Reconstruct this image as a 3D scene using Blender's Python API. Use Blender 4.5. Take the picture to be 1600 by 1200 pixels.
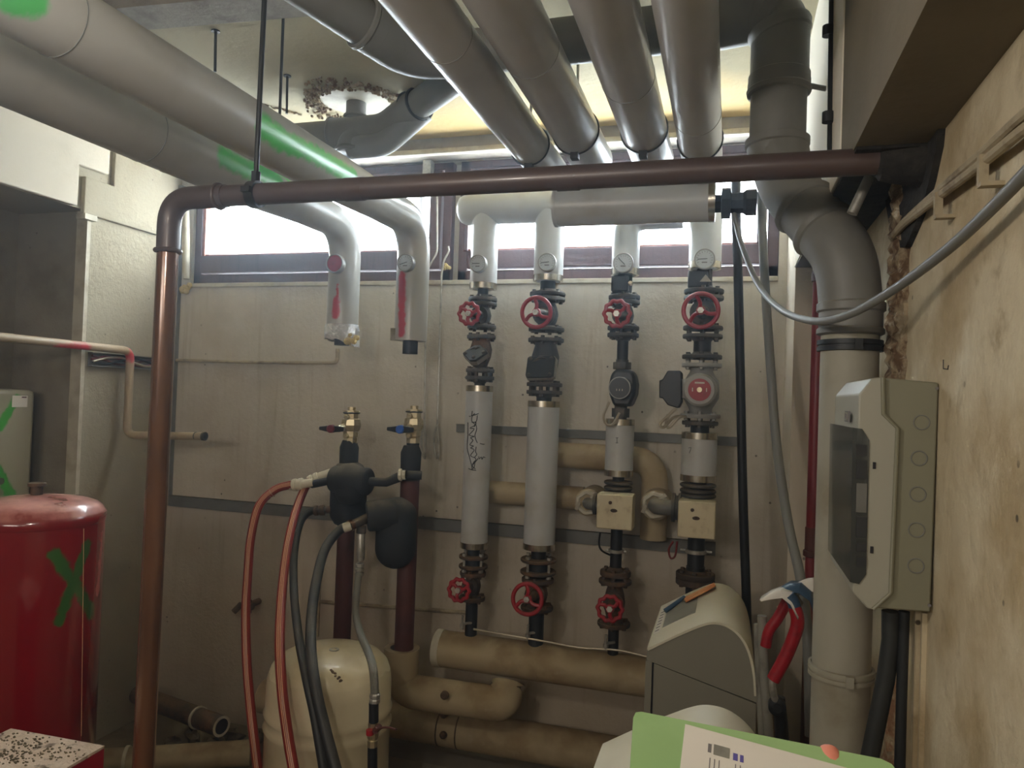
import bpy, bmesh, math, random
from mathutils import Vector, Matrix
random.seed(7)
for o in list(bpy.data.objects): bpy.data.objects.remove(o)
S = bpy.context.scene; COL = S.collection
V = Vector
# ---------------------------------------------------------------- camera
YAW, PIT, ROL, F = 0.28781, 0.01727, 0.03506, 1145.0
CP = V((0, 0, 1.7))
fw = V((-math.sin(YAW)*math.cos(PIT), math.cos(YAW)*math.cos(PIT), math.sin(PIT)))
rt = V((math.cos(YAW), math.sin(YAW), 0)); up = rt.cross(fw)
rt, up = rt*math.cos(ROL)+up*math.sin(ROL), up*math.cos(ROL)-rt*math.sin(ROL)
cd = bpy.data.cameras.new('camera'); cam = bpy.data.objects.new('camera', cd); COL.objects.link(cam)
cd.sensor_width = 36; cd.lens = 36*F/1600; cd.clip_start = .02
cam.matrix_world = Matrix(((rt.x, up.x, -fw.x, CP.x), (rt.y, up.y, -fw.y, CP.y), (rt.z, up.z, -fw.z, CP.z), (0, 0, 0, 1)))
S.camera = cam
# ---------------------------------------------------------------- world, lights, exposure
W = bpy.data.worlds.new('overcast_daylight'); S.world = W; W.use_nodes = True
W.node_tree.nodes['Background'].inputs[0].default_value = (.86, .93, 1, 1)
W.node_tree.nodes['Background'].inputs[1].default_value = 32.0
def area(name, loc, tgt, sx, sy, power, col, portal=False):
    l = bpy.data.lights.new(name, 'AREA'); l.shape = 'RECTANGLE'; l.size = sx; l.size_y = sy
    l.energy = power; l.color = col
    if portal: l.cycles.is_portal = True
    o = bpy.data.objects.new(name, l); COL.objects.link(o); o.location = loc
    o.rotation_euler = (V(tgt)-V(loc)).to_track_quat('-Z', 'Y').to_euler(); return o
area('window_portal', (-2.1, 3.36, 2.55), (-2.1, 0, 2.55), 1.7, .75, 1, (1, 1, 1), True)
area('window_portal', (-.4, 3.36, 2.55), (-.4, 0, 2.55), 1.7, .75, 1, (1, 1, 1), True)
def lamp(loc, power, rad, col):
    l = bpy.data.lights.new('unseen_lamp', 'POINT'); l.energy = power; l.shadow_soft_size = rad; l.color = col
    o = bpy.data.objects.new('unseen_lamp', l); COL.objects.link(o); o.location = loc
lamp((.05, -1.7, 2.38), 10, .10, (1, .94, .85))  # unseen lamp, assumed behind the camera
lamp((-.8, .35, 2.2), 16, .06, (1, .94, .84))  # unseen lamp added mid-room to brighten the back wall
area('soft_fill', (-1.3, -1.9, 2.3), (-1.3, 2.0, 1.7), 1.5, .35, 16, (1, .94, .86))  # unseen soft fill light added behind the camera
S.view_settings.view_transform = 'Standard'; S.view_settings.look = 'None'
S.view_settings.exposure = 0.4; S.view_settings.gamma = 1.0; S.view_settings.use_curve_mapping = False
# ---------------------------------------------------------------- pixel rays to points in the room
def ray(px, py): return fw + rt*((px-800)/F) - up*((py-600)/F)
def aY(px, py, y): v = ray(px, py); return CP + v*(y/v.y)
def aX(px, py, x): v = ray(px, py); return CP + v*(x/v.x)
def aZ(px, py, z): v = ray(px, py); return CP + v*((z-1.7)/v.z)
def aD(px, py, d): return CP + ray(px, py)*d
def proj(p):
    q = V(p)-CP; k = q.dot(fw); return 800+F*q.dot(rt)/k, 600-F*q.dot(up)/k, k
def zy(x, y, py):
    a, b = -1.0, 4.0
    for _ in range(40):
        m = (a+b)/2
        if proj((x, y, m))[1] > py: a = m
        else: b = m
    return a
def wid(p, px): return px*proj(p)[2]/F
# ---------------------------------------------------------------- geometry collector
def basis(ax):
    ax = V(ax).normalized(); t = V((0, 0, 1)) if abs(ax.z) < .9 else V((0, 1, 0))
    u = ax.cross(t).normalized(); return u, ax.cross(u).normalized(), ax
class G:
    def __init__(s): s.v = []; s.f = []
    def add(s, vs, fs):
        n = len(s.v); s.v += [V(p) for p in vs]; s.f += [tuple(i+n for i in f) for f in fs]; return s
    def lathe(s, o, ax, prof, n=24, cap=True, sx=1):
        u, w, a = basis(ax); o = V(o); vs = []; fs = []
        for h, r in prof:
            for k in range(n):
                t = 2*math.pi*k/n; vs.append(o+a*h+(u*math.cos(t)*sx+w*math.sin(t))*r)
        m = len(prof)
        for i in range(m-1):
            for k in range(n):
                k2 = (k+1) % n; fs.append((i*n+k, i*n+k2, (i+1)*n+k2, (i+1)*n+k))
        if cap: fs.append(tuple(range(n))[::-1]); fs.append(tuple((m-1)*n+k for k in range(n)))
        return s.add(vs, fs)
    def cyl(s, a, b, r, n=20):
        a = V(a); b = V(b); return s.lathe(a, b-a, [(0, r), ((b-a).length, r)], n)
    def ring(s, o, ax, r0, r1, h, n=28):
        return s.lathe(o, ax, [(0, r0), (0, r1), (h, r1), (h, r0), (0, r0)], n, False)
    def torus(s, c, ax, R, r, n=32, m=10, wob=0, lob=0):
        u, w, a = basis(ax); vs = []; fs = []; c = V(c)
        for i in range(n):
            t = 2*math.pi*i/n; d = u*math.cos(t)+w*math.sin(t); rr = R+wob*math.cos(lob*t)
            for k in range(m):
                q = 2*math.pi*k/m; vs.append(c+d*(rr+r*math.cos(q))+a*(r*math.sin(q)))
        for i in range(n):
            for k in range(m):
                i2 = (i+1) % n; k2 = (k+1) % m; fs.append((i*m+k, i2*m+k, i2*m+k2, i*m+k2))
        return s.add(vs, fs)
    def tube(s, pts, r, n=16, cap=True):
        pts = [V(p) for p in pts]; m = len(pts); rs = r if isinstance(r, (list, tuple)) else [r]*m
        T = [(pts[min(i+1, m-1)]-pts[max(i-1, 0)]).normalized() for i in range(m)]
        u = basis(T[0])[0]; vs = []; fs = []
        for i in range(m):
            u = (u-T[i]*u.dot(T[i])).normalized(); w = T[i].cross(u)
            for k in range(n):
                t = 2*math.pi*k/n; vs.append(pts[i]+(u*math.cos(t)+w*math.sin(t))*rs[i])
        for i in range(m-1):
            for k in range(n):
                k2 = (k+1) % n; fs.append((i*n+k, i*n+k2, (i+1)*n+k2, (i+1)*n+k))
        if cap: fs.append(tuple(range(n))[::-1]); fs.append(tuple((m-1)*n+k for k in range(n)))
        return s.add(vs, fs)
    def box(s, c, sz, R=None):
        c = V(c); vs = []
        for x in (-.5, .5):
            for y in (-.5, .5):
                for z in (-.5, .5):
                    p = V((x*sz[0], y*sz[1], z*sz[2])); vs.append(c+(R @ p if R else p))
        return s.add(vs, [(0, 1, 3, 2), (4, 6, 7, 5), (0, 4, 5, 1), (2, 3, 7, 6), (0, 2, 6, 4), (1, 5, 7, 3)])
    def bb(s, a, b):
        return s.box([(a[i]+b[i])/2 for i in range(3)], [abs(b[i]-a[i]) for i in range(3)])
    def prism(s, poly, vec):
        n = len(poly); vec = V(vec); vs = [V(p) for p in poly]; vs += [p+vec for p in vs]
        fs = [tuple(range(n))[::-1], tuple(range(n, 2*n))]+[(i, (i+1) % n, (i+1) % n+n, i+n) for i in range(n)]
        return s.add(vs, fs)
    def sph(s, c, r, n=20, m=10, ax=(0, 0, 1), sq=1):
        return s.lathe(V(c), ax, [(-r*sq*math.cos(math.pi*i/m), max(r*math.sin(math.pi*i/m), 1e-4)) for i in range(m+1)], n)
    def hexn(s, a, b, r): return s.cyl(a, b, r, 6)
def fil(pts, rad, n=6):
    pts = [V(p) for p in pts]; out = [pts[0]]
    for i in range(1, len(pts)-1):
        a, b, c = pts[i-1], pts[i], pts[i+1]; u = (a-b).normalized(); w = (c-b).normalized()
        r = min(rad, (a-b).length*.49, (c-b).length*.49)
        for k in range(n+1):
            t = k/n; p = (b+u*r)*(1-t)**2+b*2*t*(1-t)+(b+w*r)*t*t; out.append(p)
    out.append(pts[-1]); return out
def crs(pts, n=8):
    pts = [V(p) for p in pts]; P = [pts[0]*2-pts[1]]+pts+[pts[-1]*2-pts[-2]]; out = []
    for i in range(1, len(P)-2):
        for k in range(n):
            t = k/n; a, b, c, d = P[i-1:i+3]
            out.append(.5*((2*b)+(c-a)*t+(2*a-5*b+4*c-d)*t*t+(-a+3*b-3*c+d)*t**3))
    out.append(pts[-1]); return out
def mesh(name, g, m, origin, sharp=32, bevel=0):
    me = bpy.data.meshes.new(name); me.from_pydata([tuple(p-origin) for p in g.v], [], g.f); me.validate()
    bm = bmesh.new(); bm.from_mesh(me); bmesh.ops.recalc_face_normals(bm, faces=bm.faces)
    bm.to_mesh(me); bm.free()
    for p in me.polygons: p.use_smooth = True
    me.set_sharp_from_angle(angle=math.radians(sharp))
    me.materials.append(m); o = bpy.data.objects.new(name, me); COL.objects.link(o)
    if bevel:
        b = o.modifiers.new('bevel', 'BEVEL'); b.width = bevel; b.segments = 2; b.limit_method = 'ANGLE'
    return o
def tag(o, label=None, cat=None, group=None, kind=None):
    if label: o['label'] = label
    if cat: o['category'] = cat
    if group: o['group'] = group
    if kind: o['kind'] = kind
    return o
def thing(name, label, cat, loc, group=None):
    o = bpy.data.objects.new(name, None); COL.objects.link(o); o.location = loc; o.empty_display_size = .05
    return tag(o, label, cat, group)
def wloc(o):
    p = V((0, 0, 0))
    while o: p = p+V(o.location); o = o.parent
    return p
def part(name, g, m, parent, label=None, **k):
    kind = k.pop('kind', None); o = mesh(name, g, m, wloc(parent), **k); o.parent = parent
    return tag(o, label, kind=kind)
def solo(name, g, m, label, cat, group=None, kind=None, **k):
    lo = [min(p[i] for p in g.v) for i in range(3)]; hi = [max(p[i] for p in g.v) for i in range(3)]
    c = V(((lo[0]+hi[0])/2, (lo[1]+hi[1])/2, lo[2])); o = mesh(name, g, m, c, **k); o.location = c
    return tag(o, label, cat, group, kind)
def struct(name, g, m, **k):
    o = mesh(name, g, m, V((0, 0, 0)), **k); o['kind'] = 'structure'; return o
# ---------------------------------------------------------------- materials
def lin(c): return tuple(((x/255)/12.92 if x/255 <= .04045 else ((x/255+.055)/1.055)**2.4) for x in c)+(1,)
class NT:
    def __init__(s, m): s.t = m.node_tree; s.n = s.t.nodes; s.l = s.t.links
    def new(s, typ, **k):
        nd = s.n.new(typ)
        for a, b in k.items(): setattr(nd, a, b)
        return nd
    def put(s, sock, v):
        if isinstance(v, bpy.types.NodeSocket): s.l.new(v, sock)
        else: sock.default_value = v
    def math(s, op, a, b=0, c=0, clamp=False):
        nd = s.new('ShaderNodeMath', operation=op, use_clamp=clamp); s.put(nd.inputs[0], a); s.put(nd.inputs[1], b); s.put(nd.inputs[2], c); return nd.outputs[0]
    def vm(s, op, a, b=None, sc=None):
        nd = s.new('ShaderNodeVectorMath', operation=op); s.put(nd.inputs[0], a)
        if b is not None: s.put(nd.inputs[1], b)
        if sc is not None: s.put(nd.inputs['Scale'], sc)
        return nd.outputs['Value'] if op in ('DOT_PRODUCT', 'LENGTH', 'DISTANCE') else nd.outputs[0]
    def mix(s, f, a, b):
        nd = s.new('ShaderNodeMix', data_type='RGBA'); s.put(nd.inputs[0], f); s.put(nd.inputs[6], a); s.put(nd.inputs[7], b); return nd.outputs[2]
    def noise(s, vec, sc, det=4, ro=.55):
        nd = s.new('ShaderNodeTexNoise'); s.put(nd.inputs['Vector'], vec); nd.inputs['Scale'].default_value = sc
        nd.inputs['Detail'].default_value = det; nd.inputs['Roughness'].default_value = ro; return nd.outputs[0]
    def ramp(s, v, a, b):
        nd = s.new('ShaderNodeMapRange', interpolation_type='SMOOTHSTEP'); s.put(nd.inputs[0], v); nd.inputs[1].default_value = a; nd.inputs[2].default_value = b
        return nd.outputs[0]
def mat(name, col, rough=.6, metal=0, blot=None, streak=None, bump=0, bsc=60, specks=None, spray=(), coat=0, dust=None, spec=.5, bands=None):
    """col sRGB 0-255; blot (col2, scale, lo, hi); streak (col2, lo, hi) vertical; specks (col, scale, thr); dust (col, amount) on upward faces"""
    m = bpy.data.materials.new(name); m.use_nodes = True; t = NT(m); B = t.n['Principled BSDF']
    pos = t.new('ShaderNodeNewGeometry'); P = pos.outputs['Position']; c = lin(col)
    if blot:
        for b in (blot if isinstance(blot, list) else [blot]):
            c = t.mix(t.ramp(t.noise(P, b[1], 6, .62), b[2], b[3]), c, lin(b[0]))
    if streak:
        sv = t.vm('MULTIPLY', P, (1, 1, .06)); c = t.mix(t.ramp(t.noise(sv, streak[3] if len(streak) > 3 else 22, 5, .6), streak[1], streak[2]), c, lin(streak[0]))
    if bands:
        for (colr, axis, z0, z1, amt) in bands:   # colour shifting along one axis, edge broken by noise
            sx = t.new('ShaderNodeSeparateXYZ'); t.put(sx.inputs[0], P)
            h = t.math('ADD', sx.outputs[axis], t.math('MULTIPLY', t.math('SUBTRACT', t.noise(P, 5, 5), .5), .5))
            c = t.mix(t.math('MULTIPLY', t.ramp(h, z0, z1), amt), c, lin(colr))
    if specks:
        vo = t.new('ShaderNodeTexVoronoi'); t.put(vo.inputs['Vector'], P); vo.inputs['Scale'].default_value = specks[1]
        vo.inputs['Randomness'].default_value = 1
        gate = t.ramp(t.noise(P, specks[1]*.23, 3), .5, .62)
        c = t.mix(t.math('MULTIPLY', t.ramp(vo.outputs['Distance'], specks[2], specks[2]*.6), gate), c, lin(specks[0]))
    for (sc, segs) in spray:
        d = None; wob = t.math('MULTIPLY', t.math('SUBTRACT', t.noise(P, 40, 3), .5), .03)
        for a, b, r in segs:
            a = V(a); b = V(b); ba = b-a; pa = t.vm('SUBTRACT', P, tuple(a))
            h = t.math('DIVIDE', t.vm('DOT_PRODUCT', pa, tuple(ba)), max(ba.length_squared, 1e-8), clamp=True)
            q = t.vm('SUBTRACT', pa, t.vm('SCALE', tuple(ba), sc=h)); di = t.math('DIVIDE', t.math('ADD', t.vm('LENGTH', q), wob), r)
            d = di if d is None else t.math('MINIMUM', d, di)
        c = t.mix(t.math('MULTIPLY', t.ramp(d, 1.25, .6), .92), c, lin(sc))
    if dust:
        sx = t.new('ShaderNodeSeparateXYZ'); t.put(sx.inputs[0], pos.outputs['Normal'])
        k = t.math('MULTIPLY', t.ramp(sx.outputs[2], .15, .95), t.math('MULTIPLY', t.ramp(t.noise(P, 9, 5), .25, .7), dust[1]))
        c = t.mix(k, c, lin(dust[0])); t.put(B.inputs['Roughness'], t.math('ADD', rough, t.math('MULTIPLY', k, .5), clamp=True))
    else: B.inputs['Roughness'].default_value = rough
    t.put(B.inputs['Base Color'], c); B.inputs['Metallic'].default_value = metal
    B.inputs['Specular IOR Level'].default_value = spec
    if coat: B.inputs['Coat Weight'].default_value = coat; B.inputs['Coat Roughness'].default_value = .12
    if bump:
        bp = t.new('ShaderNodeBump'); bp.inputs['Strength'].default_value = bump; bp.inputs['Distance'].default_value = .01
        t.put(bp.inputs['Height'], t.noise(P, bsc, 5, .6)); t.put(B.inputs['Normal'], bp.outputs[0])
    return m
GREEN = (60, 190, 80); RED = (196, 34, 60)
M = {}
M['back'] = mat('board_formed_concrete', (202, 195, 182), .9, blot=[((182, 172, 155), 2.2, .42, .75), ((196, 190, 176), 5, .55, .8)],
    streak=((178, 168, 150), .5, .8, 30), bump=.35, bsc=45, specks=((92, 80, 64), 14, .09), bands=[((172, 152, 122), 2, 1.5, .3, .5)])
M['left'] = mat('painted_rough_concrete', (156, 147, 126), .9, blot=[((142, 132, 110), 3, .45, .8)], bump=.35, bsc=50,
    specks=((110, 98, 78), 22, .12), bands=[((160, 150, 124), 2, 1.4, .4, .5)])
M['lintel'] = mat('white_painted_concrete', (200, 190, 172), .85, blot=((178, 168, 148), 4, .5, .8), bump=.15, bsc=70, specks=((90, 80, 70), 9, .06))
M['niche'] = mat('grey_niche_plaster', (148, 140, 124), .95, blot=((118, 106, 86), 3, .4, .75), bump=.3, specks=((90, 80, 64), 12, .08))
M['ceiling'] = mat('ceiling_concrete', (184, 174, 144), .9, blot=[((164, 155, 126), 1.8, .4, .7)], bump=.2, bsc=35, specks=((90, 80, 60), 5, .05),
    bands=[((186, 158, 96), 1, 2.55, 2.95, .8)])
M['right'] = mat('stained_plaster', (204, 190, 160), .92, blot=[((172, 151, 114), 3.2, .42, .66), ((216, 206, 182), 6, .54, .78), ((158, 138, 104), 9, .56, .76)], bump=.7, bsc=22,
    specks=((84, 72, 52), 18, .11), streak=((176, 152, 112), .58, .8, 9))
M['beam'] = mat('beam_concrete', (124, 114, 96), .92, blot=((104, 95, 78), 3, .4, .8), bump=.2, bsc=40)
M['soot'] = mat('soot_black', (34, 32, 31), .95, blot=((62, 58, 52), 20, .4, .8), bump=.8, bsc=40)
M['rubblewall'] = mat('broken_plaster', (168, 150, 122), 1, blot=[((110, 84, 60), 24, .4, .6), ((206, 198, 180), 40, .55, .7)], bump=1, bsc=60)
M['brick'] = mat('exposed_brick', (150, 112, 84), 1, blot=((176, 158, 130), 30, .45, .6), bump=1, bsc=90)
M['floor'] = mat('dirty_floor', (124, 110, 84), .95, blot=[((88, 76, 56), 4, .4, .7), ((128, 114, 88), 12, .55, .75)], bump=.8, bsc=20)
M['wood'] = mat('brown_painted_wood', (92, 70, 72), .6, streak=((70, 52, 56), .5, .8, 60), bump=.15, bsc=80)
M['woodred'] = mat('reddish_bare_wood', (158, 104, 88), .7, blot=((120, 74, 62), 40, .4, .7))
M['trimgrey'] = mat('grey_ledge', (150, 144, 132), .8, blot=((120, 112, 100), 10, .4, .7), bump=.2)
M['palep'] = mat('pale_strip', (196, 190, 172), .7, blot=((170, 160, 140), 12, .4, .7))
M['jack'] = mat('grey_pvc_jacket', (192, 194, 194), .34, blot=((172, 168, 158), 5, .45, .8), dust=((150, 138, 116), .35))
M['jackc'] = mat('ceiling_pvc_jacket', (186, 184, 182), .30, blot=((170, 168, 166), 4, .4, .8))
M['old'] = mat('old_cream_lagging', (176, 160, 128), .75, blot=[((140, 116, 80), 6, .45, .75), ((192, 182, 158), 12, .55, .8)], dust=((120, 96, 62), .8), bump=.15, bsc=30)
M['alu'] = mat('aluminium_collar', (206, 200, 186), .25, 1, blot=((150, 140, 120), 12, .45, .7))
M['foil'] = mat('torn_foil', (220, 220, 220), .22, 1, bump=1, bsc=70)
M['wool'] = mat('yellow_mineral_wool', (206, 182, 120), 1, bump=1, bsc=90)
M['iron'] = mat('dark_cast_iron', (70, 70, 68), .55, .35, blot=((112, 100, 84), 14, .45, .75), dust=((140, 124, 98), .75), bump=.2, bsc=90)
M['ironr'] = mat('rusty_iron', (72, 62, 54), .75, .2, blot=((120, 90, 62), 14, .4, .7), dust=((134, 110, 78), .8), bump=.4, bsc=70)
M['dark'] = mat('black_steel_pipe', (40, 42, 44), .5, .2, dust=((110, 100, 84), .5))
M['red'] = mat('red_handwheel_enamel', (156, 22, 34), .4, blot=((110, 18, 28), 30, .5, .8), dust=((150, 90, 80), .4))
M['steel'] = mat('zinc_steel', (184, 182, 174), .4, .6, blot=((120, 112, 98), 30, .4, .8))
M['grail'] = mat('grey_channel', (122, 122, 118), .6, .2, blot=((98, 96, 90), 8, .4, .8), dust=((170, 158, 132), .9))
M['brown'] = mat('brown_painted_pipe', (86, 76, 76), .42, .15, blot=((84, 68, 64), 3, .4, .7), coat=.15)
M['copper'] = mat('copper_brown_pipe', (112, 74, 48), .22, .35, blot=((88, 60, 42), 3.5, .4, .75), coat=.9)
M['soil'] = mat('grey_plastic_soil_pipe', (124, 123, 118), .5, blot=((104, 102, 96), 4, .4, .8), dust=((150, 140, 116), .5))
M['drain'] = mat('dusty_drain_pipe', (164, 160, 144), .6, blot=[((132, 122, 98), 5, .45, .8)], dust=((120, 104, 72), .5))
M['seal'] = mat('rubber_seal', (30, 32, 34), .6)
M['black'] = mat('black_plastic', (26, 28, 30), .45)
M['foam'] = mat('black_foam_shell', (38, 40, 42), .75, blot=((52, 52, 52), 8, .4, .8), dust=((128, 120, 104), .85))
M['bhose'] = mat('black_rubber_hose', (40, 42, 42), .5, dust=((110, 104, 92), .6))
M['rhose'] = mat('red_hose', (140, 48, 38), .34)
M['stripe'] = mat('hose_stripe', (214, 170, 130), .4)
M['braid'] = mat('steel_braid', (150, 148, 138), .4, .8, bump=.6, bsc=300)
M['brass'] = mat('brass', (200, 188, 158), .35, .8, blot=((168, 150, 112), 30, .45, .7))
M['cream'] = mat('cream_enamel', (226, 214, 182), .25, blot=((206, 190, 150), 3, .45, .8), coat=.4, dust=((190, 170, 120), .5))
M['box'] = mat('cream_actuator_box', (206, 194, 162), .5, blot=((170, 152, 118), 20, .5, .75), dust=((190, 176, 130), .5))
M['sgrey'] = mat('silver_grey_paint', (150, 148, 142), .45, .1)
M['white'] = mat('white_plastic', (212, 208, 194), .4)
M['panel'] = mat('grey_white_enclosure', (132, 130, 110), .45, blot=((122, 120, 102), 4, .45, .8))
M['smoke'] = mat('dusty_smoked_cover', (44, 50, 52), .18, streak=((112, 118, 116), .52, .75, 40), coat=.5)
M['cab'] = mat('grey_cabinet', (134, 130, 116), .5)
M['lid'] = mat('cream_lid', (214, 208, 186), .42, blot=((196, 186, 160), 4, .45, .8))
M['display'] = mat('grey_display', (140, 138, 128), .4, blot=((110, 106, 98), 14, .5, .7))
M['orange'] = mat('orange_card', (206, 128, 70), .6, blot=((226, 170, 120), 14, .5, .6))
M['blue'] = mat('blue_plastic', (52, 78, 104), .4)
M['paper'] = mat('paper', (222, 216, 206), .8)
M['green'] = mat('green_folder', (158, 192, 132), .7, blot=((146, 180, 120), 6, .4, .7))
M['skin'] = mat('skin', (224, 140, 118), .5, blot=((212, 112, 98), 60, .45, .7))
M['ink'] = mat('ink', (30, 28, 34), .7); M['inkg'] = mat('grey_ink', (120, 116, 116), .8); M['inkv'] = mat('violet_ink', (96, 88, 160), .7)
M['dial'] = mat('dial_face', (188, 194, 194), .4)
M['bluecap'] = mat('blue_cap', (50, 100, 190), .4); M['redcap'] = mat('red_cap', (120, 40, 50), .4)
M['wire'] = mat('pale_wire', (190, 180, 160), .4, .6)
M['grcable'] = mat('grey_cable', (120, 120, 116), .5); M['paint'] = mat('paint_covered_conduit', (172, 158, 130), .7, blot=((120, 104, 80), 14, .45, .7))
M['darkred'] = mat('dark_red_pipe', (120, 34, 40), .45, bands=[((100, 66, 48), 2, 1.2, .9, 1)])
M['plank'] = mat('dirty_plank', (110, 94, 64), .9, streak=((80, 66, 44), .5, .8, 30), bump=.3)
M['rub'] = mat('rubble_stone', (122, 110, 86), 1, blot=((90, 78, 58), 12, .4, .7), bump=.8)
# spray-painted surfaces
R3 = aY
def near(p, r): d = (CP-p).normalized(); return p+d*r
# ================================================================ the setting
XL, XR, YB, ZC, XN = -2.83, .35, 3.2, 2.856, -3.24
YF = -2.4
w1a, w1b = aY(298, 438, YB).x, aY(700, 438, YB).x
w2a, w2b = aY(712, 438, YB).x, aY(1216, 438, YB).x
ZS, ZT = 2.235, 2.80
g = G(); g.bb((XN, YB, -.2), (XR+.3, YB+.22, ZS)); g.bb((XN, YB, ZT), (XR+.3, YB+.22, ZC+.1))
g.bb((XN, YB, ZS), (w1a, YB+.22, ZT)); g.bb((w1b, YB+.06, ZS), (w2a, YB+.22, ZT)); g.bb((w2b, YB, ZS), (XR+.3, YB+.22, ZT))
struct('wall_back', g, M['back'])
g = G(); g.bb((XN-.3, YF, ZC), (XR+.4, YB+.3, ZC+.15)); struct('ceiling', g, M['ceiling'])
g = G(); g.bb((XN-.3, YF, -.15), (XR+.4, YB+.3, 0)); struct('floor', g, M['floor'])
ZL = 2.48; YJ = 2.655
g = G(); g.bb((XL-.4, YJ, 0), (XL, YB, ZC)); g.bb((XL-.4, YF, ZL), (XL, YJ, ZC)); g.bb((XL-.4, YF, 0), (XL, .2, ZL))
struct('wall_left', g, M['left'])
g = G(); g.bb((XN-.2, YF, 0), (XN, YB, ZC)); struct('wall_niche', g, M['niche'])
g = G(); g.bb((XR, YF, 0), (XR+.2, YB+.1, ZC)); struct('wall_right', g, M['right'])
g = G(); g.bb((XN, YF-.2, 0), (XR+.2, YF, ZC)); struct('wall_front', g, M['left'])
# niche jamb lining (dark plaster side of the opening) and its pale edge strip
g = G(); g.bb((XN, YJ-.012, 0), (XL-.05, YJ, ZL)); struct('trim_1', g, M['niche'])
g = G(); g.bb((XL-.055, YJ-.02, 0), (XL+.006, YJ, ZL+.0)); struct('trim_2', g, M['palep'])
# raised lintel slabs with the stepped groove between them
def wl(px, py): p = aX(px, py, XL); return V((XL, p.y, p.z))
a = [wl(112, 322), wl(113, 256), wl(170, 272), wl(169, 215)]
poly = [V((XL, .2, ZL)), V((XL, a[0].y, ZL)), V((XL, a[0].y, a[1].z)), V((XL, a[2].y-.03, a[1].z)), V((XL, a[2].y-.03, ZC)), V((XL, .2, ZC))]
g = G(); g.prism(poly, (.035, 0, 0)); struct('trim_3', g, M['lintel'], bevel=.006)
gy = a[0].y+.045; gz = a[1].z-.04; gy2 = a[2].y+.012
poly = [V((XL, gy, ZL-.02)), V((XL, YB, ZL-.02)), V((XL, YB, ZC)), V((XL, gy2, ZC)), V((XL, gy2, gz)), V((XL, gy, gz))]
g = G(); g.prism(poly, (.022, 0, 0)); struct('trim_4', g, M['left'], bevel=.004)
g = G(); g.bb((XL-.02, gy+.0, ZL-.045), (XL+.03, YJ+.01, ZL-.02)); struct('trim_5', g, M['palep'])
# beam and pilaster on the right
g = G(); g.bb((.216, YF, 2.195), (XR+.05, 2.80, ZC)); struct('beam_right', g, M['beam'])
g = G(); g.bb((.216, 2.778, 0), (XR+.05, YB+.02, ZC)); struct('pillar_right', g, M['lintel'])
g = G(); g.bb((.213, 1.69, 2.2), (.2165, 2.80, ZC)); M['beamlit'] = mat('window_lit_beam', (236, 228, 212), .85, blot=((218, 208, 190), 4, .5, .8)); struct('lit_beam_slab', g, M['beamlit'])  # pale slab standing in for the window-lit stretch of the beam side
# soot-blackened mortar collar where the waste pipe enters the beam
g = G(); sy_, sz_ = 1.55, aY(800, 283, 1.55).z; rr = random.Random(3)
g.lathe((.262, sy_, sz_), (1, 0, 0), [(0, .0275), (.006, .036), (.03, .042), (.09, .055)], 16)
struct('trim_6', g, M['soot'])
g = G(); g.prism([V((XR-.012, sy_+dy+rr.uniform(-.01, .01), 2.195+dz+rr.uniform(-.008, .008))) for dy, dz in ((-.12, .02), (-.11, -.03), (-.07, -.07), (-.02, -.11), (.04, -.13), (.10, -.16), (.16, -.15), (.22, -.17), (.26, -.1), (.3, -.05), (.34, .02))], (.03, 0, 0)); struct('trim_15', g, M['soot'])
g = G(); rr = random.Random(3)
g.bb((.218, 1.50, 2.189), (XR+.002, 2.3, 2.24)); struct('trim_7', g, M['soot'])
# broken plaster and brick strip on the right wall
def rough_strip(name, y0, y1, z0, z1, n, m, dep, ma):
    g = G(); rr = random.Random(5); vs = []
    for i in range(n+1):
        z = z0+(z1-z0)*i/n
        for k in range(m+1):
            t = k/m; y = y0+(y1-y0)*t+(rr.uniform(-.012, .012))
            x = XR-(dep*math.sin(math.pi*t)*(.4+.6*rr.random()) if 0 < k < m else -.004)
            vs.append((x, y, z))
    fs = [(i*(m+1)+k, i*(m+1)+k+1, (i+1)*(m+1)+k+1, (i+1)*(m+1)+k) for i in range(n) for k in range(m)]
    g.add(vs, fs); return struct(name, g, ma, sharp=15)
rough_strip('trim_8', 1.67, 1.84, 1.62, 2.20, 44, 8, .03, M['rubblewall'])
rough_strip('trim_9', 1.66, 1.78, .85, 1.4, 30, 6, .02, M['brick'])
# window head ledge with pale moulding, sill edge
g = G(); g.bb((XL, 3.05, 2.80), (.216, YB+.01, ZC)); struct('trim_10', g, M['trimgrey'])
g = G(); g.bb((XL, 3.035, 2.782), (.216, 3.075, 2.806)); struct('trim_11', g, M['palep'], bevel=.006)
g = G(); g.bb((w1a, YB-.012, ZS-.022), (w2b, YB+.1, ZS)); struct('trim_12', g, M['palep'], bevel=.004)
# ceiling seam board
p0, p1 = aZ(150, 30, ZC), aZ(600, -10, ZC)
d = (p1-p0); d.z = 0; L = d.length; R = Matrix.Rotation(math.atan2(d.y, d.x), 3, 'Z')
g = G(); g.box((p0+p1)/2+V((0, -.05, -.02)), (L*1.2, .13, .04), R); struct('trim_13', g, M['trimgrey'])
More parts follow.
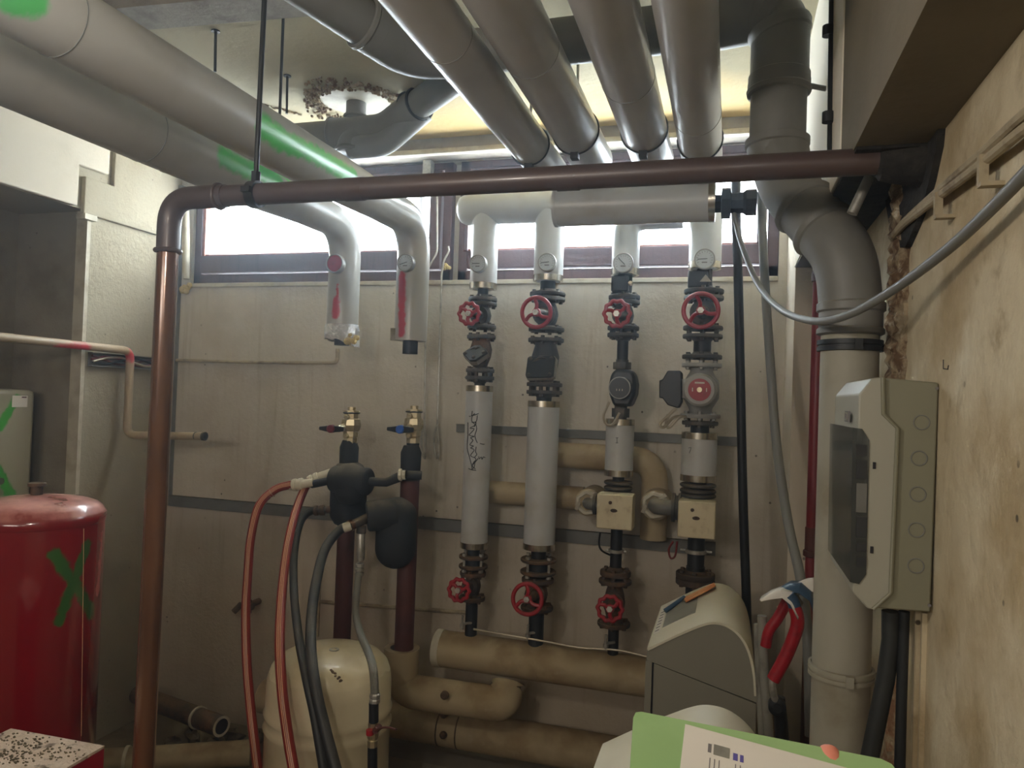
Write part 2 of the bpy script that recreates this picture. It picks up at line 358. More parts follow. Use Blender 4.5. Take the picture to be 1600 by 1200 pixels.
# glass
gm = bpy.data.materials.new('frosted_glass'); gm.use_nodes = True; t = NT(gm); t.n.remove(t.n['Principled BSDF'])
tr = t.new('ShaderNodeBsdfTransparent'); tl = t.new('ShaderNodeBsdfTranslucent'); gl = t.new('ShaderNodeBsdfGlossy'); mx = t.new('ShaderNodeMixShader'); mx2 = t.new('ShaderNodeMixShader')
tr.inputs[0].default_value = (.93, .97, .98, 1); tl.inputs[0].default_value = (.9, .93, .95, 1); gl.inputs['Roughness'].default_value = .25
mx.inputs[0].default_value = .45; mx2.inputs[0].default_value = .06
t.l.new(tr.outputs[0], mx.inputs[1]); t.l.new(tl.outputs[0], mx.inputs[2]); t.l.new(mx.outputs[0], mx2.inputs[1]); t.l.new(gl.outputs[0], mx2.inputs[2])
t.l.new(mx2.outputs[0], t.n['Material Output'].inputs[0])
def window(name, x0, x1, gx0, gx1, gz0, gz1):
    w = thing(name, None, None, (x0, YB, ZS)); w['kind'] = 'structure'; y0, y1 = YB+.02, YB+.085
    g = G(); g.bb((x0, y0, ZS), (x1, y1, ZS+.05)); g.bb((x0, y0, ZT-.035), (x1, y1, ZT)); g.bb((x0, y0, ZS), (x0+.045, y1, ZT)); g.bb((x1-.045, y0, ZS), (x1, y1, ZT))
    part('window_frame', g, M['wood'], w, bevel=.004)
    g = G(); sx0, sx1 = x0+.05, x1-.05; sy0, sy1 = YB+.005, YB+.06
    g.bb((sx0, sy0, ZS+.056), (sx1, sy1, gz0)); g.bb((sx0, sy0, gz1), (sx1, sy1, ZT-.04)); g.bb((sx0, sy0, gz0), (gx0, sy1, gz1)); g.bb((gx1, sy0, gz0), (sx1, sy1, gz1))
    part('sash', g, M['wood'], w, bevel=.004)
    g = G(); g.bb((gx0-.002, YB+.012, gz0), (gx0+.016, YB+.058, gz1)); g.bb((gx0, YB+.02, gz0-.001), (gx1, YB+.058, gz0+.01))
    part('glazing_bead', g, M['woodred'], w, 'bare reddish wood bead at the pane edge')
    g = G(); g.bb((gx0-.003, YB+.045, gz0-.003), (gx1+.003, YB+.049, gz1+.003)); part('pane', g, gm, w)
    return w
gz0 = zy(aY(450, 400, 3.24).x, 3.24, 399)
wn1 = window('window_1', w1a, w1b, aY(322, 380, 3.24).x, aY(674, 380, 3.24).x, gz0, 2.725)
x_ = aY(658, 330, 3.26).x; g = G(); g.bb((x_-.025, 3.262, gz0), (x_+.025, 3.30, 2.725)); part('glazing_bar', g, M['wood'], wn1)
gz2 = zy(aY(900, 390, 3.24).x, 3.24, 390)
wn2 = window('window_2', w2a, w2b, aY(728, 380, 3.24).x, aY(1182, 380, 3.24).x, gz2, 2.725)
g = G(); x_ = aY(670, 262, 3.19).x
g.bb((x_-.02, 3.165, 2.72), (x_+.02, 3.21, 2.80)); g.cyl((x_, 3.175, 2.70), (x_, 3.175, 2.79), .006); g.bb((x_-.06, 3.18, 2.715), (x_+.06, 3.205, 2.735)); part('window_catch', g, M['steel'], wn1, 'galvanised catch')
# ================================================================ wall rails and conduits
def rail(name, pa, pb, y, h, dep, label):
    a, b = aY(*pa, y), aY(*pb, y); z = (a.z+b.z)/2
    g = G(); g.bb((a.x, YB-dep, z-h/2), (b.x, YB, z+h/2)); g.bb((a.x, YB-dep-.004, z+h/2-.004), (b.x, YB-.0, z+h/2))
    return solo(name, g, M['grail'], label, 'rail', 'grey channel rails on the back wall')
rail('wall_channel', (712, 666), (1163, 694), 3.17, .038, .022, 'upper grey steel channel across the wall behind the four risers')
rail('wall_channel', (262, 786), (1118, 855), 3.17, .055, .02, 'long lower grey channel running from the left corner along the back wall')
a = aY(272, 790, 3.19); b = aY(281, 300, 3.19)
g = G(); g.bb((XL+.002, 3.175, a.z), (XL+.045, YB, 2.75)); solo('vertical_channel', g, M['grail'], 'grey vertical channel in the left corner behind the brown waste pipe', 'rail')
a = aY(290, 318, 3.17); b = aY(291, 436, 3.17)
g = G(); g.tube([a, (a+b)/2, b], [.018, .02, .017], 12); solo('foam_strip', g, M['palep'], 'pale vertical foam cord between left corner and left window', 'strip')
g = G(); p = aY(291, 450, 3.18)
for i in range(7): g.sph(p+V((random.uniform(-.025, .025), random.uniform(-.005, .005), random.uniform(-.02, .02))), random.uniform(.012, .02), 8, 5)
solo('foam_blob', g, M['wool'], 'blob of dried yellowish foam below the lower left window corner', 'foam')
g = G(); g.tube(fil([aY(276, 563, 3.185), aY(400, 566, 3.185), aY(527, 567, 3.185), aY(527, 545, 3.185)], .03), .0085, 10)
solo('thin_conduit', g, M['paint'], 'thin painted conduit running level below the left window to the left insulated pipe end', 'conduit')
g = G(); g.tube([aY(500, 940, 3.19), aY(600, 948, 3.19), aY(730, 957, 3.19)], .009, 10); g.bb(aY(497, 905, 3.19)-V((.012, 0, .28)), aY(497, 905, 3.19)+V((.012, .01, .02)))
solo('thin_conduit', g, M['paint'], 'low painted conduit crossing behind the two brown vertical pipes', 'conduit')
# ================================================================ big insulated pipes on the left
def therm(px, py, y, wpx, label, face=None, rot=.2):
    c = aY(px, py, y); r = wid(c, wpx)/2
    t = thing('thermometer', label, 'thermometer', c, 'round thermometers on the insulated pipes')
    g = G(); g.lathe(c+V((0, .03, 0)), (0, -1, 0), [(0, r*.75), (.012, r*.98), (.036, r), (.04, r*.97), (.04, r*.88), (.034, r*.86)], 28); part('case', g, M['sgrey'], t)
    g = G(); g.lathe(c+V((0, -.004, 0)), (0, -1, 0), [(0, r*.86), (.0015, r*.86)], 28); part('dial_face', g, face or M['dial'], t)
    if face is None:
        g = G()
        for k in range(13):
            an = math.radians(-30+k*20); d = V((math.cos(an), 0, math.sin(an))); q = c+V((0, -.0062, 0))
            g.tube([q+d*r*.62, q+d*r*.76], .0009, 4)
        g.bb(c+V((-r*.25, -.007, -r*.38)), c+V((r*.25, -.006, -r*.26)))
        part('scale_marks', g, M['inkg'], t, kind='stuff')
        g = G(); d = V((math.cos(rot), 0, math.sin(rot))); g.tube([c-d*r*.65+V((0, -.008, 0)), c+d*r*.25+V((0, -.008, 0))], .0014, 5); part('needle', g, M['ink'], t)
    return t
YV = 2.85
def bigpipe(pxe, pxn, label, spray, zc, rn, re, ybot, foil=False):
    e = aY(pxe, 352, YV); X = e.x; xn, yn = pxn
    # straight line continues past the frame edge
    st = V((xn, yn, zc)); el = V((X, YV, zc)); dirn = (st-el).normalized(); far = el+dirn*4.2
    zb = zy(X, YV, ybot)
    path = fil([far, el+dirn*.5, el, V((X, YV, zb))], .16, 10)
    tot = len(path); rs = [rn if i <= 1 else rn+(re-rn)*min(1, (i-1)/11) for i in range(tot)]
    t = thing('insulated_pipe', label, 'pipe', (X, YV, zb))
    m = mat('grey_jacket_sprayed_'+('left' if foil else 'right'), (176, 173, 165), .30, blot=((162, 158, 148), 4, .4, .8), spray=[(c, [(P1, P2, r) for P1, P2, r in sg]) for c, sg in spraymap(spray, el, dirn, X)], dust=((150, 138, 116), .3))
    g = G(); g.tube(path, rs, 40); part('jacket', g, m, t, sharp=50)
    for s in ((2.12, 1.15) if foil else (1.72, 2.6)):
        q = el+dirn*s; g = G(); g.lathe(q, dirn, [(0, rn-.004), (.0005, rn+.0014), (.0022, rn+.0014), (.0027, rn-.004)], 48, False); part('jacket_seam', g, M['grcable'], t)
    g = G(); g.cyl((X, YV, zb+.02), (X, YV, zb-.055), .032); part('cut_pipe_end', g, M['dark'], t, 'dark cut steel pipe end')
    return t, X, zb
def hit(p, el, dirn, X, r):
    """point on the near side of the pipe under pixel p"""
    o = ray(*p); best = None
    for i in range(400):
        d = .8+i*.008; q = CP+o*d
        if q.z < el.z-.12 or abs(q.y-el.y) < .1: k = V((X, YV, q.z))
        else: k = el+dirn*(q-el).dot(dirn)
        if (q-k).length < r: return q
        if best is None or (q-k).length < best[0]: best = ((q-k).length, q)
    return best[1]
def spraymap(sp, el, dirn, X): return [(c, [(hit(a, el, dirn, X, .075), hit(b, el, dirn, X, .075), r) for a, b, r in sg]) for c, sg in (sp or [])]
bigpipe_spray_r = [(GREEN, [((410, 195), (440, 220), .035), ((440, 220), (490, 240), .03), ((490, 240), (550, 275), .03), ((20, 2), (50, 0), .03)]), (RED, [((627, 430), (626, 520), .02)])]
bigpipe_spray_l = [(GREEN, [((345, 245), (380, 262), .035), ((380, 262), (430, 280), .035), ((395, 250), (445, 278), .02)]), (RED, [((524, 470), (523, 490), .02), ((527, 445), (525, 480), .008)])]
t, XA, zA = bigpipe(541, (-1.635, 1.0), 'thick grey insulated pipe nearer the left wall, foil hanging from its cut end', bigpipe_spray_l, 2.42, .084, .068, 520, True)
g = G(); rr = random.Random(4); n = 26; vs = []; fs = []
for j in range(4):
    for k in range(n):
        an = 2*math.pi*k/n; r = .0715+rr.uniform(-.004, .006)*(j > 0); z = zA+.035-j*.022-(.03*max(0, math.cos(an-.2)) if j == 3 else 0)+rr.uniform(-.006, .006)*(j > 0)
        vs.append((XA+r*math.cos(an), YV+r*math.sin(an), z))
for j in range(3):
    for k in range(n): k2 = (k+1) % n; fs.append((j*n+k, j*n+k2, (j+1)*n+k2, (j+1)*n+k))
g.add(vs, fs); part('torn_foil', g, M['foil'], t, 'torn shiny foil edge', sharp=10)
g = G()
for i in range(9): g.sph((XA+.045+rr.uniform(-.02, .04), YV-.03+rr.uniform(-.02, .02), zA-.015+rr.uniform(-.03, .012)-i*.001), rr.uniform(.008, .018), 7, 5, (rr.random(), rr.random(), .3))
part('mineral_wool', g, M['wool'], t, 'yellowish mineral wool tuft', sharp=10)
therm(524, 412, YV-.085, 30, 'round thermometer with its face sprayed red, on the foil-ended insulated pipe', M['red'])
t, XB, zB = bigpipe(648, (-1.31, 1.0), 'thick grey insulated pipe with long green spray streak and red stripe', bigpipe_spray_r, 2.425, .078, .069, 533)
g = G(); g.bb((XB-.07, YV-.05, zB-.002), (XB-.04, YV-.01, zB+.05)); part('end_cap', g, M['alu'], t)
therm(634, 411, YV-.08, 28, 'round thermometer on the insulated pipe with a red sprayed stripe', rot=.3)
# ================================================================ four ceiling pipes and header
for i, (x, zz, r, y1, lab) in enumerate([(-.625, 2.495, .061, 2.48, 'first grey insulated ceiling pipe from the left, steeply slanting in view'), (-.478, 2.53, .070, 2.48, 'second grey insulated ceiling pipe from the left'),
        (-.268, 2.52, .068, 2.48, 'third grey insulated ceiling pipe from the left, thinner than its neighbours'), (-.103, 2.48, .063, 2.48, 'rightmost grey insulated ceiling pipe, seen almost straight overhead')]):
    t = thing('ceiling_pipe', lab, 'pipe', (x, .4, zz), 'insulated pipes along the ceiling')
    g = G(); g.tube([V((x, -.6, zz)), V((x, y1+.03, zz))], r, 40); part('jacket', g, M['jackc'], t, sharp=50)
    g = G(); g.lathe((x, 1.5+.17*i, zz), (0, 1, 0), [(0, r-.003), (.0005, r+.0008), (.002, r+.0008), (.0025, r-.003)], 40, False); part('jacket_seam', g, M['grcable'], t)
    hp = G(); hp.bb((x-.012, 2.20, zz-r-.018), (x+.012, 2.23, zz-r+.004)); hp.torus((x, 2.215, zz), (0, 1, 0), r+.002, .003, 32, 6); part('pipe_clip', hp, M['dark'], t)
    g = G(); g.cyl((x, 2.215, zz+r), (x, 2.215, ZC+.01), .0045, 8); part('hanger_rod', g, M['steel'], t)
RX = [aY(756, 420, 2.98).x, aY(857, 420, 2.98).x, aY(977, 420, 2.98).x, aY(1101, 420, 2.98).x]
RY = 2.98
def spool(X, y0, y1, r, label, coll=(1, 1), name='insulated_pipe', top=None, dark=True, mk=None, extra=None):
    z0, z1 = zy(X, RY, y0), zy(X, RY, y1); t = thing(name, label, 'pipe', (X, RY, z1))
    g = G()
    if top: g.tube(fil(top+[V((X, RY, z1))], .085, 8), r, 32)
    else: g.cyl((X, RY, z1), (X, RY, z0), r, 32)
    part('jacket', g, M[mk or 'jack'], t, sharp=50)
    if not top and coll[0]:
        g = G(); g.ring((X, RY, z0-.024), (0, 0, 1), r-.01, r+.0015, .025); part('end_collar', g, M['alu'], t, 'shiny aluminium collar')
    if coll[1]:
        g = G(); g.ring((X, RY, z1-.001), (0, 0, 1), r-.01, r+.0015, .025); part('end_collar', g, M['alu'], t, 'shiny aluminium collar')
    return t, z0, z1
def stub(t, X, y0, y1, r, m='dark', name='pipe_stub'):
    g = G(); g.cyl((X, RY, zy(X, RY, y1)), (X, RY, zy(X, RY, y0)), r); return part(name, g, M[m], t)
def flange(t, X, Y, z, R, h=.016, n=6, m='iron', up_=1, name='flange'):
    g = G(); g.lathe((X, Y, z), (0, 0, up_), [(0, R*.98), (.003, R), (h-.003, R), (h, R*.97), (h, R*.55), (h+.014, R*.42)], 32)
    f = part(name, g, M[m], t); g = G()
    for k in range(n):
        an = 2*math.pi*(k+.5)/n; p = V((X+R*.78*math.cos(an), Y+R*.78*math.sin(an), z))
        g.hexn(p-V((0, 0, .009)) if up_ > 0 else p-V((0, 0, h+.009)), p+V((0, 0, h+.009)) if up_ > 0 else p+V((0, 0, .009)), .0085)
    b = mesh('flange_bolts', g, M[m], wloc(f)); b.parent = f; b['kind'] = 'stuff'; return f
def valve(X, y0, y1, R, wpx, wpy, wR, label, bump=False, m='iron', wm='red', tilt=0):
    z0, z1 = zy(X, RY, y0), zy(X, RY, y1); zc = (z0+z1)/2; H = z0-z1
    t = thing('globe_valve', label, 'valve', (X, RY, z1), 'red-wheeled shut-off valves')
    rb = R*.58
    g = G(); g.lathe((X, RY, z1), (0, 0, 1), [(0, R*.45), (H*.15, R*.45), (H*.32, rb), (H*.5, rb*1.12), (H*.68, rb), (H*.85, R*.45), (H, R*.45)], 28); part('body', g, M[m], t)
    flange(t, X, RY, z0, R, m=m, up_=-1); flange(t, X, RY, z1, R, m=m)
    # wheel position on the stem, towards the camera
    lo, hi = .09, .30; L = .16
    wc = V((X, RY-L, zc)); tgt = aY(wpx, wpy, RY-L); ax = (V((X, RY, zc))-V((tgt.x, RY-L, tgt.z))).normalized(); wc = V((tgt.x, RY-L, tgt.z)); out = -ax
    base = wc+ax*(wc-V((X, RY, zc))).length
    g = G(); D = (wc-base).length; g.lathe(base, out, [(0, rb*.9), (rb*.9, rb*.85), (rb*.92, rb*1.1), (rb*1.2, rb*1.1), (rb*1.22, rb*.6), (D*.72, rb*.42), (D*.85, rb*.3)], 20); part('bonnet', g, M[m], t)
    g = G(); g.cyl(base+out*D*.6, wc+out*.012, .007, 12); g.hexn(wc+out*.004, wc+out*.018, .012); part('stem', g, M['steel'], t)
    g = G(); g.torus(wc, ax, wR-.007, .0085, 48, 10, .003 if bump else 0, 10); h = part('handwheel', g, M[wm], t)
    g = G(); u, w, a = basis(ax)
    g.lathe(wc-ax*.006, ax, [(0, .016), (.014, .018)], 16)
    for k in range(3):
        an = 2*math.pi*k/3+.5+X*3; d = u*math.cos(an)+w*math.sin(an); s = a.cross(d)
        q = [wc+d*.012, wc+d*wR*.45+s*wR*.10+out*.002, wc+d*(wR-.008)]
        pts = crs(q, 5); vs = []
        g.tube(pts, .0075, 8)
    c = mesh('spokes', g, M[wm], wloc(h)); c.parent = h
    return t, z0, z1
def cock(X, y, label, parent=None):
    z = zy(X, RY-.03, y); p = V((X-.022, RY-.05, z))
    t = thing('drain_cock', label, 'valve', p, 'small drain cocks on the manifold stubs')
    g = G(); g.cyl(p+V((0, 0, 0)), p+V((0, 0, .03)), .0075, 10); g.hexn(p+V((0, 0, .008)), p+V((0, 0, .02)), .011); g.cyl(p+V((.0, 0, .022)), p+V((.03, .03, .022)), .006, 10); part('body', g, M['steel'], t)
    g = G(); g.tube([p+V((0, -.004, .03)), p+V((.002, -.006, .06))], .005, 6); part('lever', g, M['steel'], t)
# header elbows feeding the risers
HZ = zy(RX[0], RY, 325)
HZ = zy(RX[0], RY, 327); t, _, _ = spool(RX[0], 330, 452, .0585, 'white insulated pipe at the right window, leftmost of the four risers', coll=(0, 1))
g = G(); x0_ = aY(716, 325, RY).x; g.lathe((x0_, RY, HZ), (1, 0, 0), [(0, .012), (.006, .036), (.018, .055), (.036, .064), (.05, .066), (aY(868, 325, RY).x-x0_, .066)], 36); part('crossing_jacket', g, M['jack'], t, 'level piece with rounded end', sharp=60)
t, _, _ = spool(RX[1], 325, 440, .062, 'white insulated upper length of the second riser, under the header', coll=(0, 1))
z3 = zy(RX[2], RY, 338)
spool(RX[2], 0, 430, .056, 'white insulated elbow pipe of the third riser, bulging right below the header', top=[V((aY(1068, 338, RY).x, RY+.0, z3)), V((RX[2], RY, z3))], coll=(0, 1))
spool(RX[3], 315, 420, .063, 'white insulated upper length of the fourth riser, below header end', coll=(0, 1))
hY = 2.52; a = aY(868, 320, hY); b = aY(1117, 318, hY); hz = (a.z+b.z)/2; hr = wid(a, 60)/2
t = thing('header_pipe', 'thick insulated header crossing before the right window, black valve at end', 'pipe', (a.x, hY, hz))
g = G(); g.cyl((a.x, hY, hz), (b.x, hY, hz), hr, 36); part('jacket', g, M['jack'], t, sharp=50)
g = G(); g.ring((b.x-.02, hY, hz), (1, 0, 0), hr-.01, hr+.002, .022); part('end_collar', g, M['alu'], t)
g = G(); g.ring((a.x, hY, hz), (1, 0, 0), hr-.01, hr+.002, .012); part('end_collar', g, M['jack'], t)
g = G(); e = aY(1182, 322, hY).x
g.lathe((b.x, hY, hz-.01), (1, 0, 0), [(0, .03), (.02, .03), (.022, .052), (.05, .052), (.052, .034), (.09, .036), (.10, .044), (e-b.x, .044)], 8); part('end_fitting', g, M['black'], t, 'black union and end fitting')
# ---- thermometers on risers
therm(747, 412, RY-.075, 28, 'round thermometer on the leftmost riser elbow', rot=0)
therm(855, 410, RY-.08, 29, 'round thermometer on the second riser from the left', rot=.1)
therm(974, 411, RY-.075, 32, 'round thermometer on the third riser, needle pointing diagonally', rot=-.8)
therm(1101, 405, RY-.08, 33, 'round thermometer on the fourth riser', rot=.05)
# ---- riser 1
X = RX[0]; FR = .062
t = thing('flanged_stub', 'short dark flanged pipe above the first riser valve', 'pipe', (X, RY, zy(X, RY, 470))); stub(t, X, 452, 470, .023); flange(t, X, RY, zy(X, RY, 471), FR)
valve(X, 473, 514, FR, 733, 490, .049, 'small red lobed handwheel valve high on the first riser', True)
def check(X, y0, y1, R, cpx, cpy, cw, ch, label, square):
    z0, z1 = zy(X, RY, y0), zy(X, RY, y1); H = z0-z1; t = thing('check_valve', label, 'valve', (X, RY, z1))
    g = G(); g.lathe((X, RY, z1), (0, 0, 1), [(0, R*.5), (H*.2, R*.5), (H*.42, R*.72), (H*.62, R*.78), (H*.85, R*.6), (H, R*.6)], 28); part('body', g, M['ironr' if not square else 'iron'], t)
    flange(t, X, RY, z0, R, up_=-1); flange(t, X, RY, z1, R)
    y_ = RY-.085; c = aY(cpx, cpy, y_); w, h = wid(c, cw)/2, wid(c, ch)/2; n = V((-.12, -1, .35)).normalized() if square else V((-.1, -.8, .62)).normalized()
    u = V((1, 0, 0)); u = (u-n*u.dot(n)).normalized(); v = n.cross(u)*-1
    if v.z < 0: v = -v
    sh = [(-1, -.75), (-.9, -1), (.8, -1), (1, -.85), (1, .8), (.85, 1), (-.85, 1), (-1, .85)] if square else [(-1, 0), (-.9, .3), (-.25, 1.3), (.25, 1.3), (.9, .3), (1, 0), (.25, -1.3), (-.25, -1.3)]
    g = G(); g.prism([c+u*w*1.04*x+v*h*1.04*y-n*.022 for x, y in sh], n*.02); part('cover_rim', g, M['trimgrey'], t)
    g = G(); g.prism([c+u*w*x+v*h*y-n*.003 for x, y in sh], n*.012); part('cover', g, M['dark'], t, 'dark bolted cover plate', bevel=.002)
    g = G()
    for x, y in ((-.75, .75), (.75, .75), (-.75, -.75), (.75, -.75)) if square else ((-.75, 0), (.7, 0), (0, .8), (0, -.8)): g.lathe(c+u*w*x+v*h*y+n*.008, n, [(0, .008), (.004, .008), (.006, .004)], 10)
    part('cover_bolts', g, M['iron'], t, kind='stuff')
    g = G(); g.lathe(V((X, RY, z1+H*.5)), (c-n*.02-V((X, RY, z1+H*.5))), [(0, R*.6), ((c-n*.02-V((X, RY, z1+H*.5))).length, R*.7)], 20); part('neck', g, M['iron'], t)
check(X, 524, 582, FR, 743, 553, 42, 24, 'check valve with hexagonal dark cover on the first riser', False)
t = thing('flanged_stub', 'short dark flanged pipe above the sleeve with pen scribbles', 'pipe', (X, RY, zy(X, RY, 604))); stub(t, X, 594, 606, .023); flange(t, X, RY, zy(X, RY, 586)-.005, FR, up_=-1)
t, z0, z1 = spool(X, 603, 855, .0575, 'long grey insulated sleeve scribbled with black marker, first riser')
# scribble as thin ink line on the sleeve surface
g = G(); rr = random.Random(9)
def onp(px, py, X, r):
    o = ray(px, py); dx, dy = o.x, o.y; cx, cy = CP.x-X, CP.y-RY
    A = dx*dx+dy*dy; B = 2*(cx*dx+cy*dy); C = cx*cx+cy*cy-r*r; D = max(B*B-4*A*C, 0); return CP+o*((-B-math.sqrt(D))/(2*A))
lines = [[(731, 660), (731, 680), (730, 700), (733, 712), (737, 728), (738, 735)], [(742, 646), (738, 650), (737, 658), (742, 664), (734, 669), (741, 670), (736, 676), (733, 680), (741, 682), (735, 684), (739, 688), (734, 695), (740, 697), (735, 700), (741, 703), (735, 712), (743, 716), (742, 722), (738, 728), (743, 733)],
    [(736, 650), (743, 648), (748, 646)], [(746, 649), (745, 656), (743, 661), (745, 670), (742, 680), (744, 688), (746, 692)], [(744, 698), (743, 706), (745, 710), (741, 715)], [(738, 726), (742, 720), (741, 730), (737, 733)], [(750, 693), (754, 694), (757, 694)], [(748, 713), (749, 717), (752, 714), (753, 718), (755, 714), (758, 715)],
    [(732, 732), (737, 734), (744, 735)], [(737, 660), (744, 660), (741, 667)], [(741, 724), (745, 719), (747, 716)], [(733, 650), (735, 651)], [(738, 642), (737, 650)]]
for ln in lines: g.tube(crs([onp(x, y, X, .0585) for x, y in ln], 3), .0018, 5)
part('marker_scribble', g, M['ink'], t, 'black marker scribble')
def wafer(X, y0, y1, R, label):
    z0, z1 = zy(X, RY, y0), zy(X, RY, y1); t = thing('wafer_valve', label, 'valve', (X, RY, z1), 'wafer valves clamped between long bolts')
    g = G(); g.cyl((X, RY, z1-.01), (X, RY, z0+.045), R*.42); g.lathe((X, RY, z1+.014), (0, 0, 1), [(0, R*.6), (z0-z1-.028, R*.6)], 24); part('body', g, M['dark'], t)
    for z in (z0-.014, z1):
        g = G(); g.lathe((X, RY, z), (0, 0, 1), [(0, R*.96), (.003, R), (.011, R), (.014, R*.96)], 32); part('flange', g, M['ironr'], t)
    for k in range(4):
        an = math.pi*(k+.5)/2+.25; p = V((X+R*.82*math.cos(an), RY+R*.82*math.sin(an), 0)); g = G(); g.cyl((p.x, p.y, z1-.012), (p.x, p.y, z0+.012), .006, 8); g.hexn((p.x, p.y, z1-.012), (p.x, p.y, z1-.002), .010); g.hexn((p.x, p.y, z0+.002), (p.x, p.y, z0+.012), .010); part('bolt', g, M['steel'], t)
wafer(X, 867, 887, FR, 'rusty wafer valve clamped by long bolts, bottom of the first riser')
valve(X, 893, 937, FR*.9, 717, 922, .049, 'small red lobed handwheel valve low on the first riser', True, m='ironr')
t = thing('manifold_stub', 'black pipe stub under the low valve of the first riser', 'pipe', (X, RY, zy(X, RY, 990))); stub(t, X, 937, 992, .026); cock(X, 982, 'small steel drain cock on the first manifold stub')
# ---- riser 2
X = RX[1]; FR = .075
t = thing('flanged_stub', 'short dark flanged pipe above the second riser valve', 'pipe', (X, RY, zy(X, RY, 466))); stub(t, X, 438, 462, .032); flange(t, X, RY, zy(X, RY, 463), FR)
valve(X, 465, 518, FR, 838, 488, .066, 'large plain red handwheel valve high on the second riser')
check(X, 529, 604, FR, 845, 574, 46, 36, 'check valve with square black cover plate on the second riser', True)
t = thing('flanged_stub', 'short dark flanged pipe above the plain sleeve of the second riser', 'pipe', (X, RY, zy(X, RY, 628))); stub(t, X, 615, 630, .032); flange(t, X, RY, zy(X, RY, 608)-.006, FR, up_=-1)
spool(X, 627, 857, .066, 'long plain grey insulated sleeve without scribbles, second riser')
wafer(X, 872, 896, FR, 'rusty wafer valve clamped by long bolts, bottom of the second riser')
valve(X, 903, 952, FR*.9, 824, 936, .066, 'large plain red handwheel valve low on the second riser', m='ironr')
t = thing('manifold_stub', 'black pipe stub under the low valve of the second riser', 'pipe', (X, RY, zy(X, RY, 1005))); stub(t, X, 952, 1008, .032); cock(X, 997, 'small steel drain cock on the second manifold stub')
# ---- riser 3
X = RX[2]; FR = .064
def clampbox(X, y0, y1, x0, x1, label, tri):
    y_ = RY-.05; a, b = aY(x0, y0, y_), aY(x1, y1, y_); t = thing('clamp_sensor', label, 'sensor', (X, RY, b.z))
    g = G(); g.bb((a.x, y_, b.z), (b.x-.01, RY+.03, a.z)); part('housing', g, M['black'], t, bevel=.006)
    g = G(); g.cyl((X, RY, b.z-.03), (X, RY, a.z+.01), .030); part('pipe_stub', g, M['dark'], t)
    g = G()
    if tri: c = (a+b)/2+V((.022, 0, 0)); g.prism([c+V((-.022, -.002, -.012)), c+V((.022, -.002, -.012)), c+V((0, -.002, .016))], (0, -.002, 0)); part('triangle_sticker', g, M['palep'], t)
    else: c = aY(x1, (y0+y1)/2, y_); g.lathe(c+V((0, .01, 0)), (0, -1, 0), [(0, .009), (.015, .009), (.018, .005)], 12); part('screw', g, M['brass'], t)
clampbox(X, 430, 455, 955, 985, 'black clamp-on housing with brass screw under the third thermometer', False)
t = thing('flanged_stub', 'flanged pipe under the black clamp housing of the third riser', 'pipe', (X, RY, zy(X, RY, 472))); stub(t, X, 450, 468, .026); flange(t, X, RY, zy(X, RY, 468), FR)
valve(X, 470, 516, FR, 964, 490, .055, 'dark red lobed handwheel valve high on the third riser', True)
t = thing('flanged_stub', 'dark flanged pipe between valve and black pump on the third riser', 'pipe', (X, RY, zy(X, RY, 560))); flange(t, X, RY, zy(X, RY, 521), FR, up_=-1); stub(t, X, 525, 562, .023)
z0 = zy(X, RY, 562)
y0 = RY-.03; tp = thing('circulation_pump', 'small black electronic pump with dark round face, third riser', 'pump', (X, RY, zy(X, RY, 655)))
g = G(); g.hexn((X, RY, zy(X, RY, 577)), (X, RY, zy(X, RY, 566)), .037); g.hexn((X, RY, zy(X, RY, 652)), (X, RY, zy(X, RY, 638)), .036); g.cyl((X, RY, zy(X, RY, 657)), (X, RY, zy(X, RY, 562)), .026); part('union_nuts', g, M['iron'], tp)
c = aY(972, 606, RY-.08); w = wid(c, 43)/2; h = wid(c, 58)/2
pl = [(-.55, 1), (.55, 1), (.85, .75), (1, .2), (.95, -.35), (.6, -1), (-.6, -1), (-.95, -.35), (-1, .2), (-.85, .75)]
g = G(); g.prism([V((c.x+x*w, c.y, c.z+z*h)) for x, z in pl], (0, .12, 0)); part('housing', g, M['black'], tp, bevel=.012)
c2 = aY(968, 606, RY-.125); g = G(); g.lathe(c2+V((0, .05, 0)), (0, -1, 0), [(0, w*.82), (.045, w*.80), (.052, w*.72), (.052, .001)], 32, False); part('control_head', g, M['black'], tp)
g = G(); g.torus(c2+V((0, 0, 0)), (0, -1, 0), w*.76, .0022, 36, 6); part('face_ring', g, M['sgrey'], tp)
g = G(); q = c2+V((-.012, -.0035, -.012))
for k in range(3): g.bb(q+V((k*.011, 0, 0)), q+V((k*.011+.003, -.001, .008)))
part('face_marks', g, M['palep'], tp, kind='stuff')
g = G(); g.tube(crs([aY(952, 628, RY-.08), aY(943, 650, RY-.09), aY(948, 663, RY-.09), aY(958, 662, RY-.09), aY(968, 645, RY-.08)], 6), .005, 8); part('power_cable', g, M['wire'], tp, 'pale looped cable')
t, _, _ = spool(X, 655, 743, .057, 'short grey insulated sleeve marked with a small I below the black pump', mk='jack')
g = G()
for ln in ([(962, 684), (966, 684)], [(964, 684), (964, 692)], [(962, 692), (966, 692)]): g.tube([onp(x, y, X, .0578) for x, y in ln], .0011, 5)
part('marker_letter', g, M['ink'], t, 'marker letter I')
